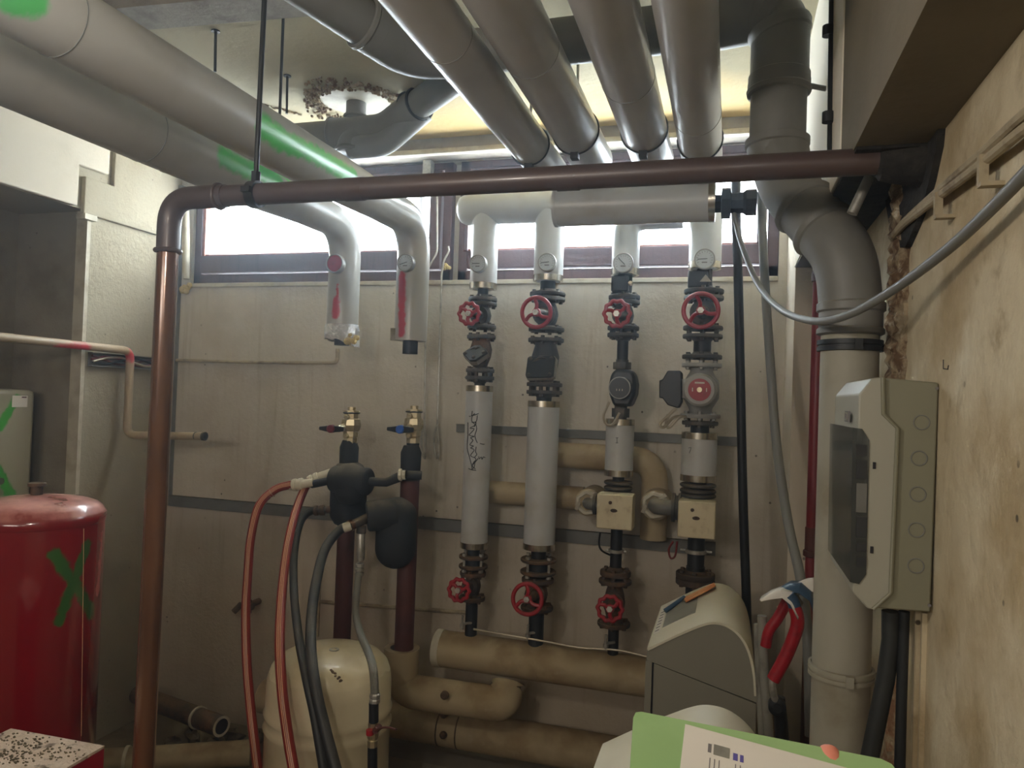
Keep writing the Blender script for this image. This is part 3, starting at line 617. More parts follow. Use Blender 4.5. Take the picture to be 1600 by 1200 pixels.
def mixer(X, yt, ringw, box_, xr, yr, rw, y1, label, FRr, r):
    z0, z1 = zy(X, RY, yt), zy(X, RY, y1); t = thing('mixing_valve', label, 'valve', (X, RY, z1), 'motorised mixing valves with cream boxes')
    g = G(); g.cyl((X, RY, z1), (X, RY, z0+.03), r); g.sph((X, RY, (z0+zy(X, RY, box_[3]))/2-.03), r*2); part('body', g, M['dark'], t)
    for k, dz in enumerate((-.012, -.034, -.052)):
        g = G(); g.lathe((X, RY, z0+dz), (0, 0, 1), [(0, FRr*.93), (.004, FRr), (.010, FRr), (.014, FRr*.93)], 32); part('flange', g, M['iron'], t)
    y_ = RY-.13; a, b = aY(box_[0], box_[1], y_), aY(box_[2], box_[3], y_)
    g = G(); g.bb((a.x, y_, b.z), (b.x, y_+.09, a.z)); h = part('actuator_box', g, M['box'], t, 'cream actuator box', bevel=.005)
    c = V((a.x*.62+b.x*.38, y_, a.z-.032)); g = G(); g.lathe(c, (0, -1, 0), [(0, .007), (.004, .007), (.005, .004)], 8); q = mesh('screw', g, M['ironr'], wloc(h)); q.parent = h
    c = V(((a.x+b.x)/2-.002, y_+.0005, a.z-.062)); g = G(); g.lathe(c, (0, -1, 0), [(0, .014), (.002, .014)], 20, sx=1); 
    for i, p in enumerate(g.v): g.v[i] = V((c.x+(p.x-c.x)*1.0, p.y, c.z+(p.z-c.z)*.5))
    q = mesh('oval_badge', g, M['ironr'], wloc(h)); q.parent = h
    g = G(); g.cyl((X, y_+.08, (a.z+b.z)/2), (X, RY, (a.z+b.z)/2), .03); part('actuator_neck', g, M['dark'], t)
    # side branch: from the valve to the left, then back into its lagged pipe
    xc = aY(xr, yr, RY-.05); zc = xc.z
    g = G(); g.tube(fil([V((X, RY-.02, zc)), V((xc.x, RY-.05, zc)), V((xc.x, RY+.12, zc))], .05), rw, 16); part('branch_elbow', g, M['grail'], t)
    xf = a.x-.012; g = G(); g.lathe((xf-.018, RY-.025, zc), (1, 0, 0), [(0, rw*1.9), (.012, rw*1.9), (.014, rw*1.6), (.022, rw*1.6), (.024, rw*1.9), (.034, rw*1.9)], 24); part('branch_flange', g, M['iron'], t)
    return t, xc, z1
def lagring(xc, R, r, label, down=None):
    zc = xc.z; t = thing('lagged_branch', label, 'pipe', (xc.x, YB, zc))
    g = G(); rr = random.Random(int(R*1000)); n = 30
    g.lathe((xc.x, RY-.0, zc), (0, 1, 0), [(0, r*1.25), (-.004, r*1.3), (-.003, R*.9), (.004, R), (.17, R)], 30); part('lagging', g, M['old'], t)
    g = G(); g.torus((xc.x, RY-.004, zc), (0, 1, 0), R*.74, R*.17, 30, 6, .002, 7); part('frayed_end', g, M['palep'], t, 'pale frayed lagging end')
    for k in (0, 1):
        g = G(); an = .9+k*2.6; p = V((xc.x+R*.75*math.cos(an), RY-.012, zc+R*.75*math.sin(an))); g.box(p, (.014, .01, .034), Matrix.Rotation(an, 3, 'Y')); part('loose_scrap', g, M['alu'], t)
    return t
t, xc, z1 = mixer(X, 752, 42, (933, 771, 987, 830), 915, 788, .022, 893, 'cream-boxed mixing valve with branch to the left, third riser', .058, .024)
lagring(xc, .056, .022, 'cut lagging ring around the branch left of the third riser box')
g = G(); g.ring((X, RY, zy(X, RY, 863)), (0, 0, 1), .024, .032, .012); g.cyl((X-.045, RY, zy(X, RY, 861)), (X+.04, RY, zy(X, RY, 861)), .005, 8); part('pipe_clamp', g, M['steel'], t, 'steel clamp band')
g = G(); g.tube(crs([aY(938, 832, 2.9), aY(936, 848, 2.9), aY(940, 860, 2.9), aY(955, 868, 2.93)], 6), .004, 8); part('sensor_cable', g, M['black'], t)
valve(X, 905, 992-15, .066, 953, 951, .052, 'dusty dark red handwheel valve low on the third riser', True, m='ironr')
t = thing('manifold_stub', 'black pipe stub under the low valve of the third riser', 'pipe', (X, RY, zy(X, RY, 1020))); stub(t, X, 977, 1022, .022); cock(X, 1013, 'small steel drain cock on the third manifold stub')
t = thing('flange_pair', 'rusty flange pair above the lowest wheel of the third riser', 'flange', (X, RY, zy(X, RY, 905))); flange(t, X, RY, zy(X, RY, 899), .062, .02, m='ironr')
# ---- riser 4
X = RX[3]; FR = .077
clampbox(X, 422, 449, 1075, 1112, 'black clamp-on housing with pale triangle sticker on the fourth riser', True)
t = thing('flanged_stub', 'flanged pipe under the triangle-stickered clamp housing', 'pipe', (X, RY, zy(X, RY, 462))); stub(t, X, 445, 460, .032); flange(t, X, RY, zy(X, RY, 459), FR)
valve(X, 463, 516, FR, 1095, 485, .070, 'largest plain red handwheel valve, high on the fourth riser')
t = thing('flanged_stub', 'dark double-flanged pipe between red wheel and grey pump', 'pipe', (X, RY, zy(X, RY, 562))); flange(t, X, RY, zy(X, RY, 523), FR, up_=-1); stub(t, X, 527, 562, .034); flange(t, X, RY, zy(X, RY, 561), FR)
tp = thing('circulation_pump', 'silver-grey pump with red round plate and black side box', 'pump', (X, RY, zy(X, RY, 660)))
flange(tp, X, RY, zy(X, RY, 568), FR, m='sgrey', up_=-1); flange(tp, X, RY, zy(X, RY, 653), FR, m='sgrey')
zt, zb = zy(X, RY, 570), zy(X, RY, 650); g = G(); g.lathe((X, RY, zb), (0, 0, 1), [(0, .04), (.03, .045), ((zt-zb)*.35, .07), ((zt-zb)*.65, .07), (zt-zb-.03, .045), (zt-zb, .04)], 28); part('volute', g, M['sgrey'], tp)
c = aY(1093, 609, RY-.17); pr = wid(c, 53)/2
g = G(); g.lathe(c+V((0, .16, 0)), (0, -1, 0), [(0, pr*1.1), (.03, pr*1.12), (.04, pr*.95), (.13, pr), (.155, pr*.97), (.16, pr*.85), (.16, .001)], 36, False); part('motor_housing', g, M['sgrey'], tp)
g = G(); g.lathe(c+V((0, .003, 0)), (0, -1, 0), [(0, pr*.66), (.006, pr*.66), (.006, .001)], 36, False); rp = part('red_plate', g, M['red'], tp, 'red round maker plate')
g = G(); g.lathe(c+V((0, -.002, 0)), (0, -1, 0), [(0, pr*.16), (.009, pr*.15)], 16); q = mesh('centre_screw', g, M['brass'], wloc(rp)); q.parent = rp
g = G()
for s in (-1, 1): g.bb(c+V((s*pr*.40-.0018, -.005, -.007)), c+V((s*pr*.40+.0018, -.004, .007)))
g.bb(c+V((-pr*.28, -.005, pr*.36)), c+V((pr*.28, -.004, pr*.46)))
q = mesh('plate_marks', g, M['paper'], wloc(rp)); q.parent = rp; q['kind'] = 'stuff'
y_ = RY-.14; P = lambda x, y: aY(x, y, y_)
g = G(); g.prism([P(*q) for q in ((1030, 594), (1035, 593), (1043, 579), (1063, 579), (1065, 583), (1065, 628), (1060, 638), (1043, 633), (1035, 622), (1030, 622))], (0, .09, 0)); part('terminal_box', g, M['black'], tp, 'black terminal box', bevel=.004)
g = G(); a = P(1064, 592); b = P(1078, 590); g.bb((a.x-.01, y_+.02, P(1070, 622).z), (b.x, y_+.08, a.z)); part('box_neck', g, M['sgrey'], tp)
for o_ in (0, .02):
    g = G(); g.tube(crs([P(1056, 638)+V((0, .03, 0)), P(1045, 648)+V((0, .03, 0)), P(1031, 662)+V((o_, .02+o_, 0)), P(1036, 668)+V((o_, .03+o_, 0)), P(1052, 652)+V((o_, .06, 0)), P(1072, 652)+V((0, .09, 0))], 6), .0055, 8); part('power_cable', g, M['wire'], tp, 'pale looped cable')
t = thing('flanged_stub', 'dark flanged pipe directly under the grey pump', 'pipe', (X, RY, zy(X, RY, 676))); flange(t, X, RY, zy(X, RY, 658), FR*.9, up_=-1); stub(t, X, 660, 680, .036)
t, _, _ = spool(X, 676, 751, .068, 'widest short grey insulated sleeve, below the grey pump')
g = G(); g.tube([onp(x, y, X, .0688) for x, y in [(1076, 700), (1080, 699), (1079, 703), (1077, 708)]], .0011, 5); part('marker_sign', g, M['ink'], t)
t, xc, z1 = mixer(X, 756, 54, (1060, 782, 1117, 844), 1022, 792, .030, 890, 'cream-boxed mixing valve with flanged branch to the left, fourth riser', .07, .033)
lagring(xc, .060, .03, 'cut lagging ring around the branch left of the fourth riser box')
g = G(); g.ring((X, RY, zy(X, RY, 864)), (0, 0, 1), .033, .041, .014); g.cyl((X-.06, RY, zy(X, RY, 861)), (X+.06, RY, zy(X, RY, 861)), .005, 8); part('pipe_clamp', g, M['steel'], t, 'steel clamp band')
g = G(); g.tube(crs([aY(1052, 846, 2.9), aY(1045, 858, 2.9), aY(1048, 872, 2.9), aY(1055, 868, 2.9), aY(1058, 846, 2.9)], 6), .004, 8); part('sensor_cable', g, M['darkred'], t)
t = thing('flange_pair', 'large rusty flange pair behind the grey cabinet, bottom of the fourth riser', 'flange', (X, RY, zy(X, RY, 950)))
flange(t, X, RY, zy(X, RY, 903), .075, .022, m='ironr'); flange(t, X, RY, zy(X, RY, 904), .075, .022, m='ironr', up_=-1); stub(t, X, 885, 1060, .036)
# ================================================================ lagged pipes behind the risers
a = aY(848, 714, 3.12); b = aY(1020, 714, 3.12); zz = aY(930, 714, 3.12).z
g = G(); xe = aY(1022, 790, 3.12).x; g.tube(fil([V((a.x, 3.12, zz)), V((xe, 3.12, zz)), V((xe, 3.12, zy(xe, 3.12, 842)))], .10, 10), .055, 28)
solo('lagged_pipe', g, M['old'], 'cream lagged elbow pipe behind the third riser, turning down to the right', 'pipe', sharp=50)
a = aY(763, 768, 3.12); b = aY(912, 775, 3.12); t = thing('lagged_pipe', 'straight cream lagged pipe showing between the first two long sleeves', 'pipe', (a.x, 3.12, a.z))
g = G(); g.cyl((a.x, 3.12, a.z), (b.x, 3.12, a.z), .05, 28); part('lagging', g, M['old'], t)
g = G(); g.lathe((a.x+.006, 3.12, a.z), (-1, 0, 0), [(0, .051), (.012, .05), (.014, .046)], 28); part('end_cap', g, M['palep'], t)
# manifold, U-bend, low pipe
a = aY(684, 1012, RY); t = thing('manifold_pipe', 'thick cream lagged manifold along the wall under the risers', 'pipe', (a.x, RY, .59), )
mz = a.z; g = G(); g.cyl((a.x, RY, mz), (.0, RY, mz), .076, 32); part('lagging', g, M['old'], t, sharp=50)
g = G(); g.ring((a.x-.004, RY, mz), (1, 0, 0), .0, .0785, .03); part('end_cap', g, M['palep'], t, 'pale end band')
for px in (817, 843, 968):
    q = aY(px, 1030, RY); g = G(); g.ring((q.x, RY, mz), (1, 0, 0), .07, .0775, .006); part('lagging_band', g, M['old'], t)
uY = 2.86; l = aY(628, 1015, uY); r_ = aY(800, 1050, uY+.02); zb_ = zy(-1.15, uY, 1086)
t = thing('lagged_bend', 'cream lagged U-shaped bend, left end open around the brown pipe', 'pipe', (l.x, uY, zb_-.07))
g = G(); pa = fil([V((l.x, uY, l.z-.005)), V((l.x, uY, zb_)), V((r_.x-.03, uY+.02, zb_)), V((r_.x-.03, RY-.05, mz-.088))], .11, 10); g.tube(pa, [.072]*4+[.068]*(len(pa)-4), 28); part('lagging', g, M['old'], t, sharp=50)
g = G(); g.ring((l.x, uY, l.z-.015), (0, 0, 1), .048, .0735, .024); part('open_cuff', g, M['old'], t); g = G(); g.lathe((l.x, uY, l.z+.0092), (0, 0, 1), [(0, .049), (.0005, .049)], 24); part('dark_opening', g, M['ink'], t)
g = G(); g.ring((r_.x-.03, RY-.055, mz-.108), (0, .25, 1), .05, .0705, .022); part('end_collar', g, M['alu'], t)
for px, py in ((695, 1086),): q = aY(px, py, uY-.08); g = G(); g.lathe(q+V((0, .02, 0)), (0, -1, 0), [(0, .008), (.014, .008), (.016, .017), (.03, .016), (.034, .01)], 14); part('knob', g, M['ironr'], t)
a = aY(560, 1120, 3.05); zz = aY(690, 1135, 3.05).z; t = thing('low_lagged_pipe', 'lowest thick lagged pipe running along the floor behind the white tank', 'pipe', (a.x, 3.05, zz))
g = G(); g.cyl((a.x-.5, 3.05, zz), (.1, 3.05, zz), .078, 28); part('lagging', g, M['old'], t, sharp=50)
for px, py in ((693, 1117), (692, 1149)): q = aY(px, py, 2.96); g = G(); g.lathe(q+V((0, .03, 0)), (0, -1, 0), [(0, .008), (.02, .008), (.022, .016), (.034, .015), (.038, .009)], 14); part('knob', g, M['ironr'], t)
for px in (690, 720): q = aY(px, 1120, 3.05); g = G(); g.ring((q.x, 3.05, zz), (1, 0, 0), .07, .0795, .006); part('lagging_band', g, M['ironr'], t)
g = G(); g.tube(crs([aY(740, 983, 2.93), aY(790, 992, 2.92), aY(845, 1001, 2.93), aY(905, 1012, 2.92), aY(965, 1016, 2.93), aY(1010, 1026, 2.93)], 5), .004, 6); solo('thin_tube', g, M['wire'], 'thin pale tube draped along the manifold between the drain cocks', 'tube')
g = G(); g.bb((-1.95, 3.0, 0), (XR-.14, YB+.0, .09)); struct('baseboard_back', g, M['niche'])
# two window winder rods
for px, lab in ((664, 'left thin steel winder rod with hooked end, beside the striped insulated pipe'), (685, 'right thin steel winder rod with hooked end, hanging from window post')):
    t = thing('winder_rod', lab, 'rod', aY(px, 720, 3.15))
    if px == 664: top = [aY(669, 270, 3.16), aY(683, 300, 3.16), aY(683, 395, 3.16), aY(666, 425, 3.15)]
    else: top = [aY(700, 385, 3.16), aY(702, 392, 3.16), aY(693, 408, 3.15), aY(690, 430, 3.15)]
    g = G(); bt = aY(px-1 if px == 664 else px-2, 665, 3.15); g.tube(fil(top+[bt], .02, 4), .0045, 8); part('rod', g, M['steel'], t)
    g = G(); b2 = aY(px-2, 690, 3.14); g.tube(crs([bt, bt+V((-.012, 0, -.04)), bt+V((-.008, 0, -.11)), bt+V((.012, -.01, -.15)), bt+V((.014, -.01, -.1)), bt+V((.004, 0, -.03)), bt], 6), .0055, 8); part('hook', g, M['steel'], t)
g = G(); p = aY(700, 415, 3.17)
for i in range(6): g.sph(p+V((random.uniform(-.02, .02), 0, random.uniform(-.02, .02))), random.uniform(.006, .012), 7, 5)
solo('foam_blob', g, M['wool'], 'small lump of yellow foam on the post between the windows', 'foam')
# ================================================================ brown waste pipe in front
BY = 1.55; bx = aY(262, 400, BY).x; bz = aY(800, 283, BY).z; br = .0262
t = thing('waste_pipe', 'long brown waste pipe rising at left and crossing level before the windows', 'pipe', (bx, BY, 0))
g = G(); g.tube(fil([V((bx-.01, BY, 0)), V((bx, BY, bz)), V((bx+.3, BY, bz))], .075, 8)[:1]+[V((bx, BY, bz-.12))], br, 28); part('vertical_pipe', g, M['copper'], t, 'shiny copper-brown standing pipe')
g = G(); g.tube(fil([V((bx, BY, bz-.14)), V((bx, BY, bz)), V((bx+.17, BY, bz))], .11, 10), br*1.09, 28)
g.torus((bx, BY, bz-.135), (0, 0, 1), br*1.12, .006, 28, 8); g.torus((bx+.15, BY, bz), (1, 0, 0), br*1.12, .005, 28, 8); part('elbow', g, M['brown'], t)
g = G(); g.cyl((bx+.12, BY, bz), (.345, BY-.003, bz+.001), br, 28); part('horizontal_pipe', g, M['brown'], t)
for px in (540, 870): q = aY(px, 290, BY); g = G(); g.lathe((q.x, BY, bz), (1, 0, 0), [(0, br), (.001, br+.0012), (.05, br+.0012), (.051, br)], 28, False); part('sleeve_joint', g, M['brown'], t)
hx = aY(399, 300, BY).x; t = thing('pipe_hanger', 'black threaded ceiling rod and clamp carrying the brown level pipe', 'hanger', (hx, BY, bz))
g = G(); g.cyl((hx, BY, bz+br), (hx+.005, BY, ZC+.005), .0065, 8); part('rod', g, M['dark'], t)
g = G(); g.ring((hx-.012, BY, bz), (1, 0, 0), br+.001, br+.007, .024); g.bb((hx-.012, BY-br-.016, bz-.004), (hx+.012, BY-br-.004, bz+.01)); part('clamp_band', g, M['dark'], t)
g = G(); g.hexn((hx, BY, bz+br+.004), (hx, BY, bz+br+.03), .012); part('nut', g, M['dark'], t)
for (px, p0, p1, lab) in ((337, 48, 112, 'short black ceiling rod nearest the left big pipes'), (443, 18, 182, 'long slanting ceiling rod beside the broken ceiling patch'), (449, 118, 178, 'shorter thin ceiling rod beside the broken ceiling patch')):
    a = aZ(px, p0, ZC); b = aY(px-(6 if px == 443 else 1), p1, a.y); t = thing('ceiling_rod', lab, 'rod', b)
    g = G(); g.cyl(b, (a.x, a.y, ZC+.003), .0045, 8); part('rod', g, M['dark'], t); g = G(); g.cyl((a.x, a.y, ZC-.004), (a.x, a.y, ZC), .014, 10); part('anchor_plate', g, M['dark'], t)
# ================================================================ grey soil pipes
def sock(g, p, ax, r, L=.05, n=32):
    g.lathe(p, ax, [(0, r), (.003, r+.007), (.012, r+.009), (.018, r+.005), (L, r+.005), (L+.004, r)], n, False)
sr = .063
hz_ = aY(1000, 52, 2.0).z; zH = hz_
A0 = aY(470, -30, 1.62); A1 = aY(640, 85, 1.93); A2 = V((aY(700, 70, 2.0).x, 2.0, zH-.005)); A3 = V((aY(1215, 60, 1.95).x, 1.97, zH))
t = thing('soil_pipe', 'big grey soil pipe snaking from ceiling through elbows down the right side', 'pipe', (.26, 1.8, 0))
vx, vy = aY(1216, 170, 1.95).x, 1.95; su = .068
lx, ly = aY(1326, 600, 1.80).x, 1.80
dirn = (A1-A0).normalized()
g = G(); g.tube([A0-dirn*.4, A1-dirn*.10], sr, 36); part('pipe_length', g, M['soil'], t, 'pipe length entering from above left')
g = G(); pa = fil([A1-dirn*.16, A1, A2+V((.06, 0, 0))], .08, 8); g.tube(pa, sr+.006, 36); sock(g, A1-dirn*.17, dirn, sr+.002, .05); g.torus(A2+V((.05, 0, 0)), (1, 0, 0), sr+.008, .005); g.torus(A2+V((-.0, 0, 0)), (1, .05, 0), sr+.008, .004); part('elbow', g, M['soil'], t)
g = G(); g.tube([A2, V((vx-.10, 1.99, zH))], sr, 36); part('pipe_length', g, M['soil'], t)
zt1 = zy(vx, vy, 128)
g = G(); pa = fil([V((vx-.16, 1.985, zH)), V((vx, vy, zH)), V((vx, vy, zt1-.01))], .125, 12); g.tube(pa, su+.003, 36)
for f in (.22, .45, .72):
    k = int(len(pa)*f); sock(g, pa[k], (pa[k+1]-pa[k]), su+.002, .03)
part('elbow', g, M['soil'], t, sharp=50)
zt2 = zy(vx, vy, 238); g = G(); g.tube([V((vx, vy, zt1+.02)), V((vx, vy, zt2))], su, 36); sock(g, V((vx, vy, zt1-.035)), (0, 0, 1), su+.002, .05); part('pipe_length', g, M['soil'], t)
b1 = aY(1228, 290, vy-.02); b2 = aY(1322, 400, ly)
g = G(); q = [V((vx, vy, zt2+.02)), V((b1.x, vy-.02, b1.z)), V((b2.x, ly, b2.z)), V((lx, ly, b2.z-.12))]
pa = fil(q, .06, 8); g.tube(pa, [su+.003-(su-sr)*k/len(pa) for k in range(len(pa))], 36); dd = (b2-b1).normalized()
g.lathe(V((vx, vy, zt2+.035)), (0, 0, -1), [(0, su), (.004, su+.010), (.02, su+.010), (.024, su+.005), (.05, su+.005), (.055, su)], 36, False)
for s_k in (.30, .62): sock(g, b1+(b2-b1)*s_k, dd, sr+.005, .02)
part('elbow', g, M['soil'], t, 'double 45 degree bend', sharp=50)
zt3 = b2.z-.11; g = G(); g.tube([V((lx, ly, zt3+.03)), V((lx, ly, 0))], sr*.97, 36); part('pipe_length', g, M['drain'], t, 'dusty standing length')
zk = zy(lx, ly, 525); g = G(); g.lathe((lx, ly, zk), (0, 0, 1), [(0, sr), (.004, sr+.008), (.014, sr+.008), (.018, sr+.004), (zt3-zk-.02, sr+.004), (zt3-zk-.016, sr+.009), (zt3-zk, sr+.009), (zt3-zk+.006, sr+.002)], 36, False); part('socket', g, M['soil'], t)
for py, lab in ((541, 'dark-edged pipe clamp near the socket'), (1048, 'cream-painted pipe clamp')):
    z = zy(lx, ly, py); g = G(); g.lathe((lx, ly, z-.013), (0, 0, 1), [(0, sr), (.001, sr+.006), (.010, sr+.006), (.011, sr+.003), (.014, sr+.003), (.015, sr+.006), (.025, sr+.006), (.026, sr)], 36, False)
    g.bb((lx+.0, ly-sr-.012, z-.012), (lx+.016, ly-sr+.002, z+.012)); g.cyl((lx+sr, ly, z), (XR, ly, z), .006, 8); part('pipe_clamp', g, M['dark'] if py < 900 else M['drain'], t, lab)
z = zy(vx, vy, 143); g = G(); g.lathe((vx, vy, z), (0, 0, 1), [(0, su), (.001, su+.008), (.022, su+.008), (.023, su)], 36, False); g.tube([V((vx+su, vy, z+.01)), V((.212, vy+.03, z+.01))], .007, 8); part('pipe_clamp', g, M['soil'], t)
# branch assembly under the broken ceiling patch
bY = aZ(556, 160, ZC).y; c = aY(555, 208, bY); cz = c.z; e0 = aY(440, 203, bY)
t = thing('branch_pipe', 'grey double-branch drain pipe below the broken round ceiling patch', 'pipe', c)
g = G(); g.cyl((e0.x-.03, bY, cz), (c.x-.08, bY, cz), .056, 32); part('pipe_length', g, M['soil'], t)
q2 = aY(612, 196, bY); q3 = aY(652, 165, bY-.05); q4 = aY(750, 95, bY-.25)
g = G(); g.tube(fil([V((c.x-.10, bY, cz)), V((q2.x-.03, bY, cz+.0)), V(q3)], .05, 8), .063, 32); g.torus((c.x-.1, bY, cz), (1, 0, 0), .065, .005); part('branch_body', g, M['soil'], t)
dd = (q4-q3).normalized(); g = G(); g.cyl(q3-dd*.03, q4+dd*.15, .055, 32); part('pipe_length', g, M['soil'], t, 'pipe length rising to the right')
for s in (-.035, .015): g = G(); g.torus(q3+dd*s, dd, .060 if s > 0 else .0655, .006, 36, 8); part('rubber_seal', g, M['seal'], t, 'black rubber seal')
g = G(); sock(g, q3-dd*.03, dd, .052, .045); g.cyl(q3+dd*.02+up*.05, q3+dd*.02+up*.075, .004, 8); part('socket', g, M['soil'], t)
q5 = aY(572, 232, bY-.02); g = G(); g.tube(fil([V((c.x+.03, bY, cz)), V((c.x-.0, bY-.02, cz-.05)), V((c.x+.0, bY-.03, cz-.085))], .03), .056, 28); g.torus((c.x, bY-.03, cz-.08), (0, 0, 1), .056, .006, 28, 8); g.lathe((c.x, bY-.03, cz-.09), (0, 0, 1), [(0, .05), (.001, .052), (.01, .056)], 28); part('lower_outlet', g, M['soil'], t)
g = G(); q6 = aY(600, 215, bY-.03); g.tube(fil([V((c.x+.0, bY-.03, cz-.07)), V(q6)+V((.0, 0, -.03)), V(q3)+V((.02, .02, -.01))], .05), .046, 24); part('side_branch', g, M['soil'], t)
g = G(); g.cyl((c.x, bY, cz+.03), (c.x, bY, ZC+.01), .040, 28); g.torus((c.x, bY, cz+.065), (0, 0, 1), .044, .006, 28, 8); part('rising_stub', g, M['soil'], t)
# broken patch
pc = V((c.x, bY, ZC)); patch = thing('ceiling_patch', 'pale round mortar patch with crumbling stony rim in the ceiling', 'patch', (c.x, bY, ZC-.01))
g = G(); n = 30; rr = random.Random(11)
vs = [pc+V((math.cos(2*math.pi*k/n)*(.135+rr.uniform(-.008, .008)), math.sin(2*math.pi*k/n)*(.135+rr.uniform(-.008, .008)), -.003)) for k in range(n)]; g.prism(vs, (0, 0, .006)); part('mortar_disc', g, M['palep'], patch)
g = G()
for i in range(520):
    an = rr.uniform(0, 6.283); R = rr.uniform(.130, .215+.03*math.sin(3*an)); s = rr.uniform(.004, .010)
    g.sph((pc.x+R*1.1*math.cos(an), pc.y+R*math.sin(an), ZC-rr.uniform(0, .01)), s, 6, 4, (rr.random(), rr.random(), .5), rr.uniform(.5, 1))
part('stony_rim', g, M['rubblewall'], patch, kind='stuff', sharp=10)
g = G(); a = aZ(395, 160, ZC); b = aZ(470, 178, ZC)
for i in range(40): q = a.lerp(b, rr.random()); g.sph((q.x, q.y+rr.uniform(-.015, .015), ZC-.001), rr.uniform(.003, .008), 6, 4)
solo('ceiling_crumbs', g, M['rubblewall'], 'line of broken crumbs along the ceiling beside the rods', 'debris', kind='stuff')
# ================================================================ left brown risers with foam shells, hoses
LY = 2.85; X1, X2 = aY(538, 900, LY).x, aY(637, 850, LY).x
def riser(X, ytop, yins, ybot, r, label, m2):
    z0, zi, z1 = zy(X, LY, ytop), zy(X, LY, yins), zy(X, LY, ybot); t = thing('steel_riser', label, 'pipe', (X, LY, z1))
    g = G(); g.cyl((X, LY, z1), (X, LY, zi), r, 24); part('bare_pipe', g, m2, t)
    g = G(); g.lathe((X, LY, zi), (0, 0, 1), [(0, r+.001), (z0-zi-.03, r+.004), (z0-zi, r*.8)], 24); part('foam_sleeve', g, M['foam'], t, 'black foam sleeve')
    return t
M['rusty'] = mat('red_brown_primer', (92, 50, 42), .6, blot=((66, 38, 34), 6, .4, .7))
riser(X1, 688, 770, 1030, .037, 'left dark brown vertical pipe, going down behind the white tank', M['rusty'])
riser(X2, 696, 750, 1022, .040, 'right red-brown vertical pipe, ending in the open lagged bend', M['rusty'])
def ball(X, ytop, ybot, hub, tip, m, label):
    z0, z1 = zy(X, LY, ytop), zy(X, LY, ybot); H = z0-z1; t = thing('ball_valve', label, 'valve', (X, LY, z1))
    g = G(); g.lathe((X, LY, z1), (0, 0, 1), [(0, .030), (H*.14, .030), (H*.16, .027), (H*.19, .034), (H*.33, .034), (H*.36, .040), (H*.5, .045), (H*.66, .040), (H*.68, .032), (H*.82, .032), (H*.83, .036), (H*.9, .036), (H*.91, .018), (H, .018)], 8); part('body', g, M['brass'], t, 'pale brass body', sharp=20)
    g = G(); g.lathe((X, LY, z1+H*.815), (0, 0, 1), [(0, .035), (H*.03, .037), (H*.05, .033)], 24); part('dark_ring', g, M['dark'], t); g = G(); g.lathe((X, LY, z1), (0, 0, 1), [(-.01, .027), (H*.1, .027)], 24); part('dark_ring', g, M['dark'], t)
    for dz in (.2, .72): g = G(); p = V((X, LY-.036, z1+H*dz)); g.lathe(p, (0, -1, 0), [(0, .012), (.012, .012), (.015, .009)], 6); part('test_plug', g, M['brass'], t)
    hY_ = LY-.075; h = aY(*hub, hY_); tp = aY(*tip, hY_); zc = h.z
    g = G(); g.cyl((X-.005, LY, z1+H*.5), (h.x+.03, hY_+.01, zc), .016, 12); part('stem_neck', g, M['brass'], t)
    g = G(); xr = h.x+(h.x-tp.x)*.95
    g.prism([(tp.x, hY_, zc-.007), (tp.x, hY_, zc+.007), (h.x-.01, hY_, zc+.014), (h.x+.01, hY_, zc+.014), (xr, hY_, zc+.009), (xr, hY_, zc-.009), (h.x+.01, hY_, zc-.015), (h.x-.01, hY_, zc-.015)], (0, .012, 0)); hd = part('lever', g, M['black'], t, 'black wing lever', bevel=.003)
    g = G(); g.lathe((h.x, hY_+.014, zc), (0, -1, 0), [(0, .018), (.02, .0175), (.024, .014)], 24); part('lever_cap', g, m, t, 'coloured lever cap')
ball(X1+.005, 636, 692, (517, 670), (498, 669), M['redcap'], 'brass ball valve with red-capped black lever on the left brown pipe')
ball(X2+.007, 634, 692, (625, 671), (604, 670), M['bluecap'], 'brass ball valve with blue-capped black lever on the right brown pipe')
# shell 1
zc = aY(540, 750, LY).z; t = thing('foam_shell', 'black moulded foam valve shell with sideways tee, left brown pipe', 'insulation', (X1, LY, zy(X1, LY, 822)))
zt, zb = zy(X1, LY, 719), zy(X1, LY, 822); g = G(); R_ = .078
g.lathe((X1+.005, LY, zb), (0, 0, 1), [(0, .03), (.012, .056), (.04, .074), (.06, R_), (zt-zb-.075, R_), (zt-zb-.045, R_*.93), (zt-zb-.02, R_*.72), (zt-zb-.005, R_*.4), (zt-zb, .01)], 32); part('upright_shell', g, M['foam'], t, sharp=60)
fY = 2.72; a = aY(519, 752, fY); b = aY(578, 749, fY); fz = (a.z+b.z)/2
g = G(); L = b.x-a.x; g.lathe((a.x, fY, fz), (1, 0, 0), [(0, .028), (.002, .050), (.01, .055), (L*.2, .055), (L*.3, .066), (L*.5, .072), (L*.68, .062), (L*.75, .055), (L-.01, .057), (L-.002, .050), (L, .024)], 32); part('tee_shell', g, M['foam'], t, sharp=60)
g = G(); g.lathe(((a.x+b.x)/2, fY, fz-.02), (0, 0, -1), [(0, .066), (.04, .062), (.07, .045), (.078, .01)], 28); part('lower_lobe', g, M['foam'], t, sharp=60)
g = G(); g.tube([V((X1+.002, LY-.04, zt-.012)), V((X1+.02, LY-.065, zt-.035))], .003, 6); part('seam', g, M['ink'], t)
t = thing('cross_pipe', 'dark level pipe through the foam tee, pale fittings at both ends', 'pipe', (a.x, fY, fz))
l_ = aY(487, 757, fY); r1 = aY(632, 742, fY+.06)
g = G(); g.tube([l_, V((a.x+.02, fY, fz))], .0165, 16); part('left_pipe', g, M['dark'], t)
